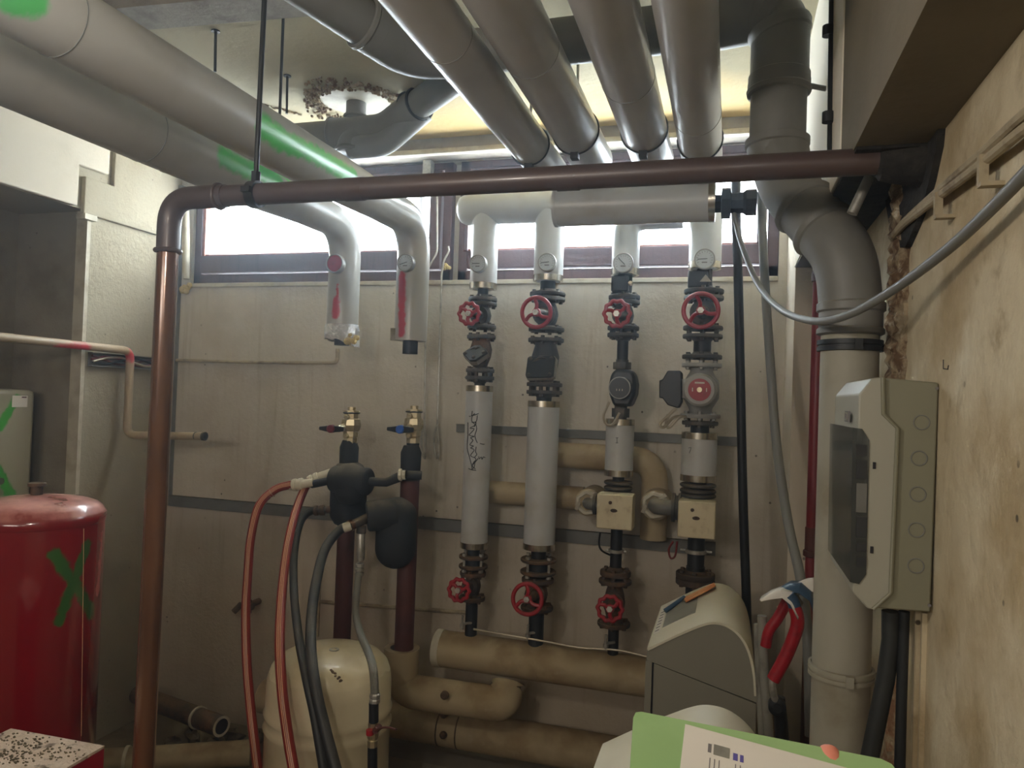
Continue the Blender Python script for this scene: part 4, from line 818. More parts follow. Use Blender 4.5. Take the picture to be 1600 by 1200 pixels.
g = G(); g.tube([V((b.x-.02, fY, fz)), V((aY(600, 748, fY).x, fY+.02, fz)), r1], [.018, .019, .021], 16); part('right_pipe', g, M['foam'], t)
g = G(); p = aY(628, 742, fY+.04); d = V((1, .3, .02)); g.lathe(p-d*.015, d, [(0, .018), (.004, .025), (.014, .026), (.018, .02), (.03, .02)], 8); part('white_fitting', g, M['lid'], t)
g = G(); g.cyl(p+V((.02, .01, 0)), p+V((.075, .03, 0)), .018, 14); part('end_pipe', g, M['foam'], t)
# shell 2
sy = 2.80; zt, zb = zy(X2-.06, sy, 776), zy(X2-.06, sy, 887); xs = aY(619, 830, sy).x
t = thing('foam_shell', 'black capsule-shaped foam shell with open side port, right brown pipe', 'insulation', (xs, sy, zb)); R_ = .084
H = zt-zb; g = G(); g.lathe((xs, sy, zb), (0, 0, 1), [(R_*(1-math.cos(k*math.pi/12)), max(R_*math.sin(k*math.pi/12), .004)) for k in range(7)]+[(H-R_*.9+R_*.9*math.sin(k*math.pi/12), max(R_*math.cos(k*math.pi/12), .004)) for k in range(7)], 36); part('capsule_shell', g, M['foam'], t, sharp=60)
pd = V((-.72, -.55, -.35)).normalized(); pc_ = aY(581, 806, 2.72); pd = V((-.85, -.5, -.12)).normalized()
g = G(); g.lathe(pc_+pd*.02, -pd, [(0, .026), (-.001, .054), (.006, .062), (.05, .064), (.12, .062)], 28); part('side_port', g, M['foam'], t, sharp=60)
t = thing('hose_branch', 'dark pipe tee leaving the capsule shell port with copper clamp', 'pipe', pc_)
e1 = aY(548, 822, 2.62); g = G(); g.tube(crs([pc_, aY(566, 813, 2.66), e1], 5), .019, 16); part('pipe', g, M['iron'], t)
g = G(); dd = (e1-pc_).normalized(); g.ring(aY(550, 820, 2.625), dd, .018, .0225, .014); part('copper_clamp', g, M['copper'], t, 'copper-coloured hose clamp')
tz = aY(565, 822, 2.66); g = G(); g.cyl(tz+V((0, 0, .0)), aY(564, 833, 2.66), .019, 14); part('tee_outlet', g, M['iron'], t)
# braided hose with tube and couplings
t = thing('braided_hose', 'thin steel-braided hose hanging from the tee over the white tank', 'hose', aY(585, 1090, 2.20))
g = G(); g.lathe(aY(564, 832, 2.66), aY(563, 884, 2.65)-aY(564, 832, 2.66), [(0, .013), (.01, .0165), (.10, .0165), (.112, .013)], 18); part('rigid_sleeve', g, M['steel'], t)
g = G(); a = aY(562, 880, 2.65)
for k in range(3): g.lathe(a-V((0, 0, k*.018)), (0, 0, -1), [(0, .015), (.004, .019), (.012, .019), (.016, .015)], 8)
part('upper_coupling', g, M['steel'], t)
g = G(); g.tube(crs([aY(561, 893, 2.65), aY(557, 930, 2.60), aY(556, 960, 2.5), aY(563, 990, 2.38), aY(575, 1018, 2.22), aY(583, 1045, 2.13), aY(586, 1085, 2.12)], 8), .0135, 14); part('braid', g, M['braid'], t)
bb_ = aY(586, 1083, 2.12); g = G()
for k in range(2): g.lathe(bb_-V((0, 0, k*.016)), (0, 0, -1), [(0, .0145), (.004, .018), (.011, .018), (.015, .0145)], 8)
part('lower_coupling', g, M['steel'], t)
t = thing('shutoff_cock', 'small ball cock with thin red lever before the white tank', 'valve', aY(583, 1200, 2.12))
g = G(); g.cyl(aY(584, 1098, 2.12), aY(584, 1128, 2.12), .0155, 14); g.cyl(aY(582, 1160, 2.12), aY(582, 1230, 2.12), .0155, 14); part('black_sleeve', g, M['black'], t)
g = G(); g.lathe(aY(582, 1166, 2.12), (0, 0, 1), [(0, .017), (.02, .017), (.022, .014), (.03, .019), (.045, .019), (.05, .014), (.06, .017), (.075, .017)], 8); part('body', g, M['brass'], t)
g = G(); p = aY(586, 1142, 2.09); g.cyl(p, p+V((0, .03, 0)), .01, 12); g.tube(crs([p, aY(597, 1137, 2.07), aY(608, 1137, 2.06), aY(619, 1140, 2.05)], 4), .0032, 8); part('lever', g, M['rusty'], t)
g = G(); g.cyl(aY(578, 1148, 2.095), aY(578, 1140, 2.095), .012, 12); part('red_mark', g, M['red'], t)
def hose(name, pts, r, m, label, cat='hose', stripes=False, fit=None):
    P_ = crs([aY(*q) for q in pts], 9); t = thing(name, label, cat, P_[-1]); g = G(); g.tube(P_, r, 20); part('hose_body', g, m, t)
    if stripes:
        for k in range(3):
            off = []
            for i, p in enumerate(P_):
                d = (P_[min(i+1, len(P_)-1)]-P_[max(i-1, 0)]).normalized(); v = (CP-p).normalized(); s = d.cross(v).normalized(); v = s.cross(d).normalized()
                an = -.55+k*.32; off.append(p+(v*math.cos(an)+s*math.sin(an)*-1)*(r+.0002))
            g = G(); g.tube(off, .0014, 6); part('stripe', g, M['stripe'], t, 'pale hose stripe')
    return t, P_
t, p_ = hose('rubber_hose', [(456, 757, 2.70), (430, 765, 2.68), (405, 790, 2.62), (392, 840, 2.55), (387, 900, 2.5), (384, 960, 2.45), (386, 1040, 2.4), (393, 1120, 2.36), (404, 1210, 2.3)], .0175, M['rhose'], 'outer red rubber hose arching furthest left', stripes=True)
g = G(); a = aY(452, 759, 2.705); b = aY(490, 754, 2.715); d = b-a
g.lathe(a, d, [(0, .02), (.012, .022), (.014, .018), (.02, .026), (.032, .027), (.036, .021), (.045, .021), (.047, .026), (.060, .026), (.064, .019), (d.length, .017)], 12); part('pipe_fitting', g, M['lid'], t, 'dusty pale hose fitting')
g = G(); a = aY(425, 770, 2.665); g.torus(a, aY(440, 760, 2.68)-a, .019, .0014, 20, 6); g.tube([a+V((0, -.02, -.01)), a+V((.04, -.03, -.025))], .001, 5); part('wire_tie', g, M['wire'], t)
t, p_ = hose('rubber_hose', [(484, 752, 2.76), (475, 766, 2.72), (462, 800, 2.62), (450, 850, 2.5), (441, 920, 2.36), (437, 1000, 2.22), (441, 1080, 2.12), (450, 1150, 2.08), (461, 1215, 2.04)], .0175, M['rhose'], 'inner red rubber hose passing before the white tank', stripes=True)
g = G(); a = aY(482, 752, 2.765); b = aY(517, 738, 2.80); d = b-a
g.lathe(a, d, [(0, .02), (.01, .023), (.02, .023), (.022, .018), (.03, .024), (.044, .024), (.046, .019), (.06, .019), (d.length, .017)], 12); part('pipe_fitting', g, M['lid'], t, 'dusty pale hose fitting')
t, p_ = hose('rubber_hose', [(510, 797, 2.80), (488, 798, 2.78), (470, 815, 2.72), (460, 860, 2.60), (459, 920, 2.45), (466, 990, 2.28), (479, 1060, 2.14), (492, 1120, 2.10), (508, 1215, 2.06)], .0155, M['bhose'], 'thinner grey-black hose crossing behind the other black hose')
g = G(); a = aY(490, 798, 2.785); b = aY(520, 796, 2.81); d = b-a; g.lathe(a, d, [(0, .017), (.006, .022), (.018, .022), (.02, .017), (.03, .023), (.045, .023), (.05, .016), (d.length, .016)], 12); part('pipe_fitting', g, M['ironr'], t)
t, p_ = hose('rubber_hose', [(549, 821, 2.625), (530, 829, 2.60), (508, 858, 2.52), (495, 905, 2.42), (487, 960, 2.30), (486, 1020, 2.18), (494, 1080, 2.10), (508, 1140, 2.07), (528, 1215, 2.03)], .0185, M['bhose'], 'thick black hose with pale end, curving before the white tank')
g = G(); g.tube([aY(549, 821, 2.624), aY(537, 825, 2.612)], .0192, 16); part('hose_end', g, M['lid'], t, 'pale worn hose end')
# ================================================================ white tank
wx = aY(514, 1100, 2.40).x; t = thing('pressure_tank', 'cream-white enamelled domed tank behind the hoses, dome chipped', 'tank', (wx, 2.40, 0))
zT = zy(wx, 2.40, 1010); rT = .222
prof = [(0.0, rT*.9), (.02, rT), (zT-.62, rT)]
g = G(); pr = [(.03, rT*.8), (.05, rT)]
for zz in (.50, .55): pr += [(zz-.012, rT), (zz, rT+.006), (zz+.012, rT)]
pr += [(zT-.13, rT), (zT-.095, rT*.985), (zT-.06, rT*.93), (zT-.035, rT*.82), (zT-.018, rT*.64), (zT-.006, rT*.38), (zT, .02)]
g.lathe((wx, 2.40, 0), (0, 0, 1), pr, 56); part('shell', g, M['cream'], t, sharp=60)
g = G(); p = aZ(522, 1016, zT-.004); g.ring(V((p.x, p.y, zT-.01)), (0, 0, 1), .009, .018, .01, 20); part('top_bung', g, M['steel'], t)
g = G(); rr = random.Random(2)
def tankr(h):
    for (h0, r0), (h1, r1) in zip(pr, pr[1:]):
        if h0 <= h <= h1: return r0+(r1-r0)*(h-h0)/max(h1-h0, 1e-6)
    return -1
for px, py in ((517, 1047), (520, 1051), (524, 1056), (528, 1060), (532, 1063), (523, 1052), (519, 1049), (530, 1058)):
    d = ray(px, py)
    for k in range(500):
        q = CP+d*(2.0+k*.002)
        if math.hypot(q.x-wx, q.y-2.4) < tankr(q.z): break
    g.lathe(q-V((0, 0, .0015)), (0, -.35, 1), [(0, .004+rr.random()*.005), (.0035, .004)], 7)
part('paint_chips', g, M['ironr'], t, 'dark chipped spots', kind='stuff')
for k in range(3):
    an = 2*math.pi*k/3; g = G(); g.bb((wx+.15*math.cos(an)-.02, 2.4+.15*math.sin(an)-.02, 0), (wx+.15*math.cos(an)+.02, 2.4+.15*math.sin(an)+.02, .06)); part('foot', g, M['cream'], t)
# ================================================================ red tank, red box, white heater in the niche
tx, ty = aY(56, 800, 1.90).x, 1.90; k = proj((tx, ty, 1.2))[2]; rt_ = .205
zT = zy(tx, ty, 772); t = thing('expansion_tank', 'tall red expansion tank with dusty dome and green sprayed cross', 'tank', (tx, ty, 0))
def oncyl(px, py, r=None): 
    r = r or rt_; o = ray(px, py); cx, cy = CP.x-tx, CP.y-ty; A = o.x**2+o.y**2; B = 2*(cx*o.x+cy*o.y); C = cx*cx+cy*cy-r*r; D = max(B*B-4*A*C, 0); return CP+o*((-B-math.sqrt(D))/(2*A))
M['redtank'] = mat('red_tank_enamel', (138, 4, 16), .16, blot=((120, 4, 14), 2.5, .4, .8), coat=1, dust=((232, 168, 156), 1.0), spray=[((196, 110, 104), [(oncyl(160, 835), oncyl(153, 925), .014)]), ((44, 110, 44), [(oncyl(86, 868), oncyl(143, 958), .022), (oncyl(136, 850), oncyl(92, 970), .019)])])
zs = zy(tx, ty-.15, 824)
g = G(); g.lathe((tx, ty, 0), (0, 0, 1), [(.1, rt_*.8), (.14, rt_), (zs, rt_)], 64); part('shell', g, M['redtank'], t, sharp=60)
g = G(); g.lathe((tx, ty, zs-.004), (0, 0, 1), [(0, rt_+.002), (.004, rt_+.004), (.03, rt_+.004), ((zT-zs)*.42, rt_*.985), ((zT-zs)*.58, rt_*.95), ((zT-zs)*.72, rt_*.87), ((zT-zs)*.84, rt_*.72), ((zT-zs)*.93, rt_*.50), ((zT-zs)*.985, rt_*.25), (zT-zs+.002, .02)], 64); part('dome', g, M['redtank'], t, 'dusty pinkish dome', sharp=60)
g = G(); g.tube([oncyl(131, 826, rt_+.0005), oncyl(127, 1150, rt_+.0005)], .0009, 6); part('weld_seam', g, M['stripe'], t)
g = G(); p = V((tx-.0, ty, zT-.005)); g.lathe(p, (0, 0, 1), [(0, .018), (.03, .018), (.032, .027), (.042, .027), (.044, .02)], 16); part('valve_cap', g, M['ironr'], t, 'dark brass cap')
for q in range(3):
    an = 2*math.pi*q/3+.4; g = G(); g.bb((tx+.15*math.cos(an)-.02, ty+.15*math.sin(an)-.02, 0), (tx+.15*math.cos(an)+.02, ty+.15*math.sin(an)+.02, .13)); part('foot', g, M['redcap'], t)
bz_ = .80; c1, c2, c3 = aZ(17, 1138, bz_), aZ(163, 1165, bz_), aZ(100, 1202, bz_); c4 = c1+(c3-c2)
t = thing('red_box', 'red sheet-metal box with dirt-strewn pale top, front left corner', 'box', (c1.x, c1.y, 0))
M['boxtop'] = mat('dirt_strewn_top', (206, 186, 166), .8, blot=[((92, 76, 60), 22, .54, .66), ((180, 160, 140), 5, .4, .7)], bump=.5)
M['redbox'] = mat('red_box_enamel', (150, 10, 34), .4)
dv = (c3-c2)*3.2
g = G(); o_ = V((0, 0, -bz_)); g.prism([c1-V((0, 0, .006)), c2-V((0, 0, .006)), c2+dv-V((0, 0, .006)), c1+dv-V((0, 0, .006))], (0, 0, -bz_+.006)); part('casing', g, M['redbox'], t)
g = G(); g.prism([c1, c2, c2+dv, c1+dv], (0, 0, -.008)); part('top_plate', g, M['boxtop'], t, 'pale top plate strewn with dirt')
g = G(); rr = random.Random(8)
for i in range(240):
    k = i % 4; a_, b_ = ((.30, .14), (.55, .26), (.42, .30), (.72, .16))[k]
    q = c1+(c2-c1)*min(.97, max(.03, rr.gauss(a_, .13)))+dv*min(.98, max(.02, rr.gauss(b_, .06))); g.sph(q+V((0, 0, .001)), rr.uniform(.0012, .0042), 5, 4, (rr.random(), rr.random(), 1), .6)
part('dirt_flakes', g, M['rub'], t, kind='stuff', sharp=10)
hx0 = XN+.01; yy0 = aX(0, 700, XN+.25)
ha = aY(52, 615, 2.50); t = thing('wall_heater', 'cream-white boxy appliance in the niche with green sprayed cross and sticker', 'heater', (ha.x, 2.5, .9))
hX = XN+.24; hy1 = aX(53, 690, hX).y; hz1 = aX(40, 609, hX).z; M['heater'] = mat('heater_enamel', (158, 152, 130), .4, spray=[((50, 160, 50), [(aX(0, 668, hX), aX(26, 622, hX), .02), (aX(-4, 735, hX), aX(20, 780, hX), .024)])])
g = G(); g.bb((XN+.01, hy1-.42, .75), (hX, hy1, hz1)); part('casing', g, M['heater'], t, bevel=.02)
g = G(); a = aX(19, 618, hX); b = aX(42, 636, hX); g.bb((hX, a.y, b.z), (hX+.002, b.y, a.z)); s_ = part('sticker', g, M['paper'], t, 'small white sticker')
g = G(); g.bb((hX+.0018, b.y-.028, a.z-.010), (hX+.003, b.y-.006, a.z-.004)); q = mesh('sticker_mark', g, M['rusty'], wloc(s_)); q.parent = s_
g = G(); g.tube(crs([V((XN+.01, hy1-.05, hz1+.05)), V((XN+.1, hy1-.12, hz1+.02)), V((XN+.14, hy1-.2, hz1+.012)), V((XN+.12, hy1-.26, hz1))], 5), .008, 8); part('cable', g, M['black'], t)
g = G(); p = aY(2, 752, 2.25); g.cyl(p, p+V((-.1, 0, 0)), .014, 12); solo('tap_end', g, M['iron'], 'dark pipe end poking in at left edge above the red tank', 'pipe')
# bent sprayed pipe on the left wall
lx_ = XL+.055
q0 = aX(-60, 541, lx_); q1 = aX(204, 548, lx_); q2_ = aX(213, 679, lx_); q3_ = aY(333, 681, q2_.y)
M['sprayed'] = mat('cream_pipe_sprayed_red', (170, 152, 124), .45, blot=((120, 104, 86), 10, .5, .8), spray=[(RED, [(aX(90, 545, lx_), aX(130, 545, lx_), .03), (q1, q1+V((0, 0, -.03)), .03), (q1+V((.015, .01, 0)), q2_+V((.015, .02, .12)), .017), (aY(280, 681, q2_.y)+V((0, 0, .01)), aY(300, 681, q2_.y)+V((0, 0, .01)), .014)])])
t = thing('bent_pipe', 'cream pipe with red spray marks, bent down and right to an open end', 'pipe', q2_)
g = G(); g.tube(fil([V((lx_, q0.y, q1.z+.01)), V((lx_, q1.y, q1.z)), V((lx_, q1.y, q2_.z)), V((q3_.x, q1.y, q3_.z))], .05, 8), .0185, 18); part('pipe', g, M['sprayed'], t)
g = G(); e = V((q3_.x, q1.y, q3_.z)); g.ring(e-V((.008, 0, 0)), (1, 0, 0), .012, .0205, .012); g.ring(e-V((.05, 0, 0)), (1, 0, 0), .012, .0195, .005); part('open_rim', g, M['iron'], t)
g = G(); g.lathe(e+V((.0045, 0, 0)), (1, 0, 0), [(0, .0122), (.0005, .0122)], 16); part('bore', g, M['ink'], t)
# cable slot
s0, s1 = aX(137, 561, XL+.0), aX(246, 562, XL+.0); t = thing('cable_trough', 'narrow open cable trough across the left wall behind the bent pipe', 'tray', (XL, s0.y, s0.z))
g = G(); h = .028; g.bb((XL, s0.y, s0.z-h-.004), (XL+.03, YB-.1, s0.z-h)); g.bb((XL, s0.y, s0.z+h), (XL+.03, YB-.1, s0.z+h+.004)); g.bb((XL, s0.y, s0.z-h), (XL+.004, YB-.1, s0.z+h)); part('tray', g, M['grail'], t)
for k in range(4):
    g = G(); g.tube(crs([V((XL+.012+.003*k, s0.y+.01+(YB-.12-s0.y)*j/5, s0.z+.018*math.sin(k*1.9+j*1.3))) for j in range(6)], 5), .0055, 8); part('cable', g, [M['darkred'], M['rusty'], M['black'], M['wire']][k], t)
# wall tap and floor pipes at the back left
p = aY(393, 944, 3.14); t = thing('wall_tap', 'small rusty brown tap on the back wall behind the red hoses', 'tap', p)
g = G(); g.cyl((p.x, YB, p.z), (p.x, p.y-.03, p.z), .016, 12); g.lathe((p.x, p.y-.03, p.z), (-1, 0, 0), [(-.03, .018), (-.01, .02), (.02, .014), (.05, .013)], 8); part('body', g, M['ironr'], t)
g = G(); q = aY(369, 953, p.y-.03); g.cyl(V((p.x-.04, p.y-.03, p.z)), q+V((-.0, -.02, -.005)), .015, 12); g.cyl((p.x+.012, p.y-.03, p.z-.035), (p.x+.012, p.y-.03, p.z+.03), .009, 8); part('spout', g, M['ironr'], t)
a = aY(215, 1085, 3.02); b = aY(346, 1135, 2.86); t = thing('floor_pipe', 'rusty open-ended pipe stub lying by the back left corner', 'pipe', b)
g = G(); g.cyl(a, b, .045, 24); part('pipe', g, M['ironr'], t); d = (b-a).normalized()
g = G(); g.ring(b-d*.0, d, .034, .0455, .002); part('rim', g, M['palep'], t); g = G(); g.lathe(b+d*.0005, d, [(0, .034), (.001, .034)], 20); part('bore', g, M['ink'], t)
g = G(); g.ring(b-d*.17, d, .044, .051, .012); part('pipe_clamp', g, M['palep'], t, 'pale clamp ring')
a = aZ(150, 1192, .056); b = aZ(392, 1176, .056); t = thing('floor_pipe', 'yellowish lagged pipe lying across the floor beside the waste pipe foot', 'pipe', a)
g = G(); g.cyl(a, b, .055, 24); part('pipe', g, M['old'], t); d = (b-a).normalized(); g = G(); g.ring(a.lerp(b, .18), d, .054, .062, .014); part('pipe_clamp', g, M['palep'], t)
rr = random.Random(21)
for i, (px, py, s) in enumerate([(300, 1150, .07), (330, 1165, .09), (365, 1150, .08), (385, 1172, .10), (352, 1180, .07), (270, 1160, .06), (402, 1150, .07), (290, 1190, .08)]):
    q = aZ(px, py, .03); g = G(); g.sph((q.x, min(q.y, 3.1), .03), s*.6, 8, 5, (rr.random(), rr.random(), 1), .6)
    for k, v in enumerate(g.v): g.v[k] = V((v.x+rr.uniform(-.012, .012), v.y+rr.uniform(-.012, .012), max(.0, v.z+rr.uniform(-.01, .01))))
    solo('rubble_stone', g, M['rub'], ['rubble lump right at the open end of the rusty stub','wide rubble lump below the rusty stub mouth','rubble lump just right of the rusty stub mouth','largest rubble lump beside the outer red hose','flat rubble lump at the end of the lagged floor pipe','small rubble lump beneath the middle of the rusty stub','rubble lump behind the outer red hose by the wall','rubble lump lying before the lagged floor pipe'][i], 'stone', 'rubble stones in the back left corner', sharp=10)
# ================================================================ right side
# cables along the risers
g = G(); g.tube(crs([aY(1150, 262, 2.7), aY(1150, 330, 2.72), aY(1153, 420, 2.75), aY(1157, 600, 2.80), aY(1161, 780, 2.82), aY(1166, 930, 2.84), aY(1170, 1080, 2.86)], 6), .0165, 12)
solo('black_conduit', g, M['black'], 'straight black vertical conduit right of the four risers', 'conduit')
g = G(); g.tube(crs([aY(1189, 300, 2.6), aY(1194, 420, 2.6), aY(1203, 560, 2.55), aY(1214, 700, 2.48), aY(1232, 820, 2.38), aY(1250, 900, 2.3), aY(1262, 1000, 2.22), aY(1266, 1150, 2.2)], 6), .0145, 12)
solo('grey_conduit', g, M['grcable'], 'slightly bowed dark grey conduit between black conduit and pillar', 'conduit')
g = G(); g.tube(crs([aY(1147, 335, 2.5), aY(1158, 380, 2.4), aY(1185, 445, 2.2), aY(1222, 485, 1.95), aY(1275, 502, 1.72), aY(1330, 490, 1.60), aY(1400, 450, 1.45), aY(1480, 390, 1.25), aY(1550, 325, 1.08), aY(1640, 232, .92)], 8), .0085, 12)
solo('hanging_cable', g, M['grcable'], 'sagging grey cable looping from header across the soil pipe to the right', 'cable')
p0 = aY(1278, 330, 2.70); t = thing('red_pipe', 'dark red vertical pipe half hidden behind the soil pipe', 'pipe', (aY(1276, 600, 2.70).x, 2.70, 0))
xx = aY(1276, 600, 2.70).x; g = G(); g.cyl((xx, 2.70, 0), (xx, 2.70, zy(xx, 2.7, 430)), .021, 20); part('pipe', g, M['darkred'], t)
g = G(); z = zy(xx, 2.7, 870); g.lathe((xx, 2.7, z), (0, 0, 1), [(0, .024), (.003, .029), (.02, .029), (.024, .024), (.1, .024)], 20); part('joint', g, M['rusty'], t); g = G(); g.lathe((xx, 2.7, zy(xx, 2.7, 440)), (0, 0, 1), [(0, .026), (.02, .027), (.06, .022)], 20); part('joint', g, M['rusty'], t)
a = aY(1352, 290, 1.66); b = aY(1331, 334, 1.66); g = G(); g.cyl(a+(a-b)*.3, b, .0105, 16); solo('chrome_tube', g, M['steel'], 'short shiny chrome tube under the end of the brown pipe', 'tube')
# thin black cable on beam side with clips
cx_ = .208; a = aX(1299, -20, cx_); b = aX(1296, 245, cx_); t = thing('beam_cable', 'thin black cable clipped vertically on the bright beam face', 'cable', b)
g = G(); g.tube([a, b], .0055, 8); part('cable', g, M['black'], t)
for py in (48, 183): q = aX(1298, py, cx_); g = G(); g.cyl(q-V((.006, 0, .012)), q+V((-.006, 0, .012)), .013, 12); g.bb(q-V((.006, .008, .006)), q+V((.01, .008, .006))); part('cable_clip', g, M['seal'], t)
# painted conduits on the right wall
cw = XR-.018
for off, lab in ((0, 'upper paint-covered conduit slanting along the right wall'), (.03, 'lower paint-covered conduit slanting along the right wall')):
    pts = [aX(px, py+(22 if off else 0)*(px-1380)/220, cw) for px, py in ((1640, 150), (1600, 180), (1530, 244), (1465, 300), (1415, 345), (1395, 370))]
    g = G(); g.tube(crs(pts, 5), .0075, 10); solo('painted_conduit', g, M['paint'], lab, 'conduit')
for px, py, lab in ((1532, 256, 'conduit clip nearer the camera on the right wall'), (1463, 312, 'conduit clip farther along the right wall, by the broken plaster')):
    q = aX(px, py, cw-.008); g = G(); g.bb(q-V((.003, .005, .030)), q+V((.009, .005, .012))); g.bb(q-V((.003, .014, .034)), q+V((.026, .002, -.028))); solo('conduit_clip', g, M['paint'], lab, 'clip')
# distribution box
yv = 1.429; t = thing('distribution_box', 'grey-white fuse box with smoked cover on the right wall', 'fuse box', (XR, yv, 1.35)); PW = .285
def pv(px, py, dy=0): return aY(px, py, yv)+V((0, dy, 0))
base = [pv(1378, 590), pv(1467, 598), pv(1454, 957), pv(1366, 950)]; base = [V((min(p.x, XR), p.y, p.z)) for p in base]
g = G(); g.prism(base, (0, PW, 0)); part('base_tray', g, M['panel'], t, bevel=.003)
lid = [(1381, 589), (1362, 591), (1341, 616), (1331, 924), (1355, 950), (1365, 952), (1391, 926), (1402, 668), (1381, 646)]
g = G(); g.prism([pv(*p, -.006) for p in lid], (0, PW+.012, 0)); M['plid'] = mat('pale_box_lid', (162, 160, 146), .4); part('lid', g, M['plid'], t, 'paler chamfered lid', bevel=.003)
rim = [(1378, 590), (1379, 647), (1401, 669), (1390, 925), (1363, 950)]; g = G(); g.tube([pv(*p, -.007) for p in rim], .0035, 8); part('lid_rib', g, M['panel'], t)
cov = [(1333, 668), (1348, 670), (1359, 688), (1354, 896), (1343, 911), (1329, 908)]
g = G(); g.prism([pv(*p, -.0085)+V((-.002, 0, 0)) for p in cov], (0, PW+.017, 0)); c_ = part('smoked_cover', g, M['smoke'], t, 'dusty smoked transparent cover')
for (y0_, y1_) in ((694, 712), (718, 748), (754, 800), (806, 838), (846, 860), (868, 884)):
    g = G(); a = pv(1337, y0_, -.0092); b = pv(1352, y1_, -.0092); g.bb((a.x, a.y-.0012, b.z), (b.x, a.y+.001, a.z)); q = mesh('breaker_row', g, M['foam'] if y0_ != 754 else M['grail'], wloc(c_)); q.parent = c_
for px, py in ((1440, 660), (1436, 716), (1434, 772), (1432, 828), (1431, 884)):
    q = pv(px, py, -.0005); g = G(); g.torus(q, (0, 1, 0), .0125, .0011, 28, 6); part('knockout_ring', g, M['grcable'], t)
for px, py in ((1365, 727), (1361, 858)): q = pv(px, py, -.0065); g = G(); g.box(q, (.005, .002, .012)); part('latch_slot', g, M['ink'], t)
fx = pv(1336, 650).x; q = V((fx-.003, yv+.05, pv(1336, 650).z)); g = G(); g.bb((fx-.0045, q.y, q.z-.012), (fx-.001, q.y+.04, q.z+.008)); lg = part('maker_mark', g, M['inkg'], t)
g = G(); g.bb((fx-.0052, q.y+.003, q.z-.010), (fx-.002, q.y+.037, q.z+.006)); part('maker_plate', g, M['panel'], t)
for k in range(3): g = G(); g.bb((fx-.006, q.y+.010+k*.008, q.z-.007), (fx-.003, q.y+.013+k*.008, q.z+.003)); part('maker_letter', g, M['inkg'], t)
for px, py in ((1464, 607), (1452, 946)): q = pv(px, py, -.001); g = G(); g.cyl(q, q+V((0, .003, 0)), .003, 8); part('screw', g, M['inkg'], t)
g = G(); g.tube([aY(1392, 955, 1.50), aY(1392, 1000, 1.50), aY(1384, 1060, 1.5), aY(1370, 1130, 1.5), aY(1352, 1215, 1.5)], .016, 14); solo('thick_black_cable', g, M['bhose'], 'thick black cable leaving the fuse box downwards, bending left', 'cable')
g = G(); g.tube([aY(1413, 955, 1.49), aY(1409, 1080, 1.49), aY(1405, 1230, 1.49)], .0095, 12); solo('grey_black_cable', g, M['seal'], 'thinner straight dark cable under the fuse box', 'cable')
g = G(); g.bb((XR-.012, 1.50, 0), (XR, 1.512, 1.34)); g.bb((XR-.008, 1.47, 0), (XR, 1.48, 1.34)); struct('trim_14', g, M['right'])
g = G()
for ln in ([(1474, 562), (1474, 576)], [(1474, 576), (1481, 577), (1482, 571)]): g.tube([aX(x, y, XR-.0005) for x, y in ln], .0009, 5)
solo('pencil_mark', g, M['ink'], 'small pencilled angle mark on the right wall above the fuse box', 'mark')
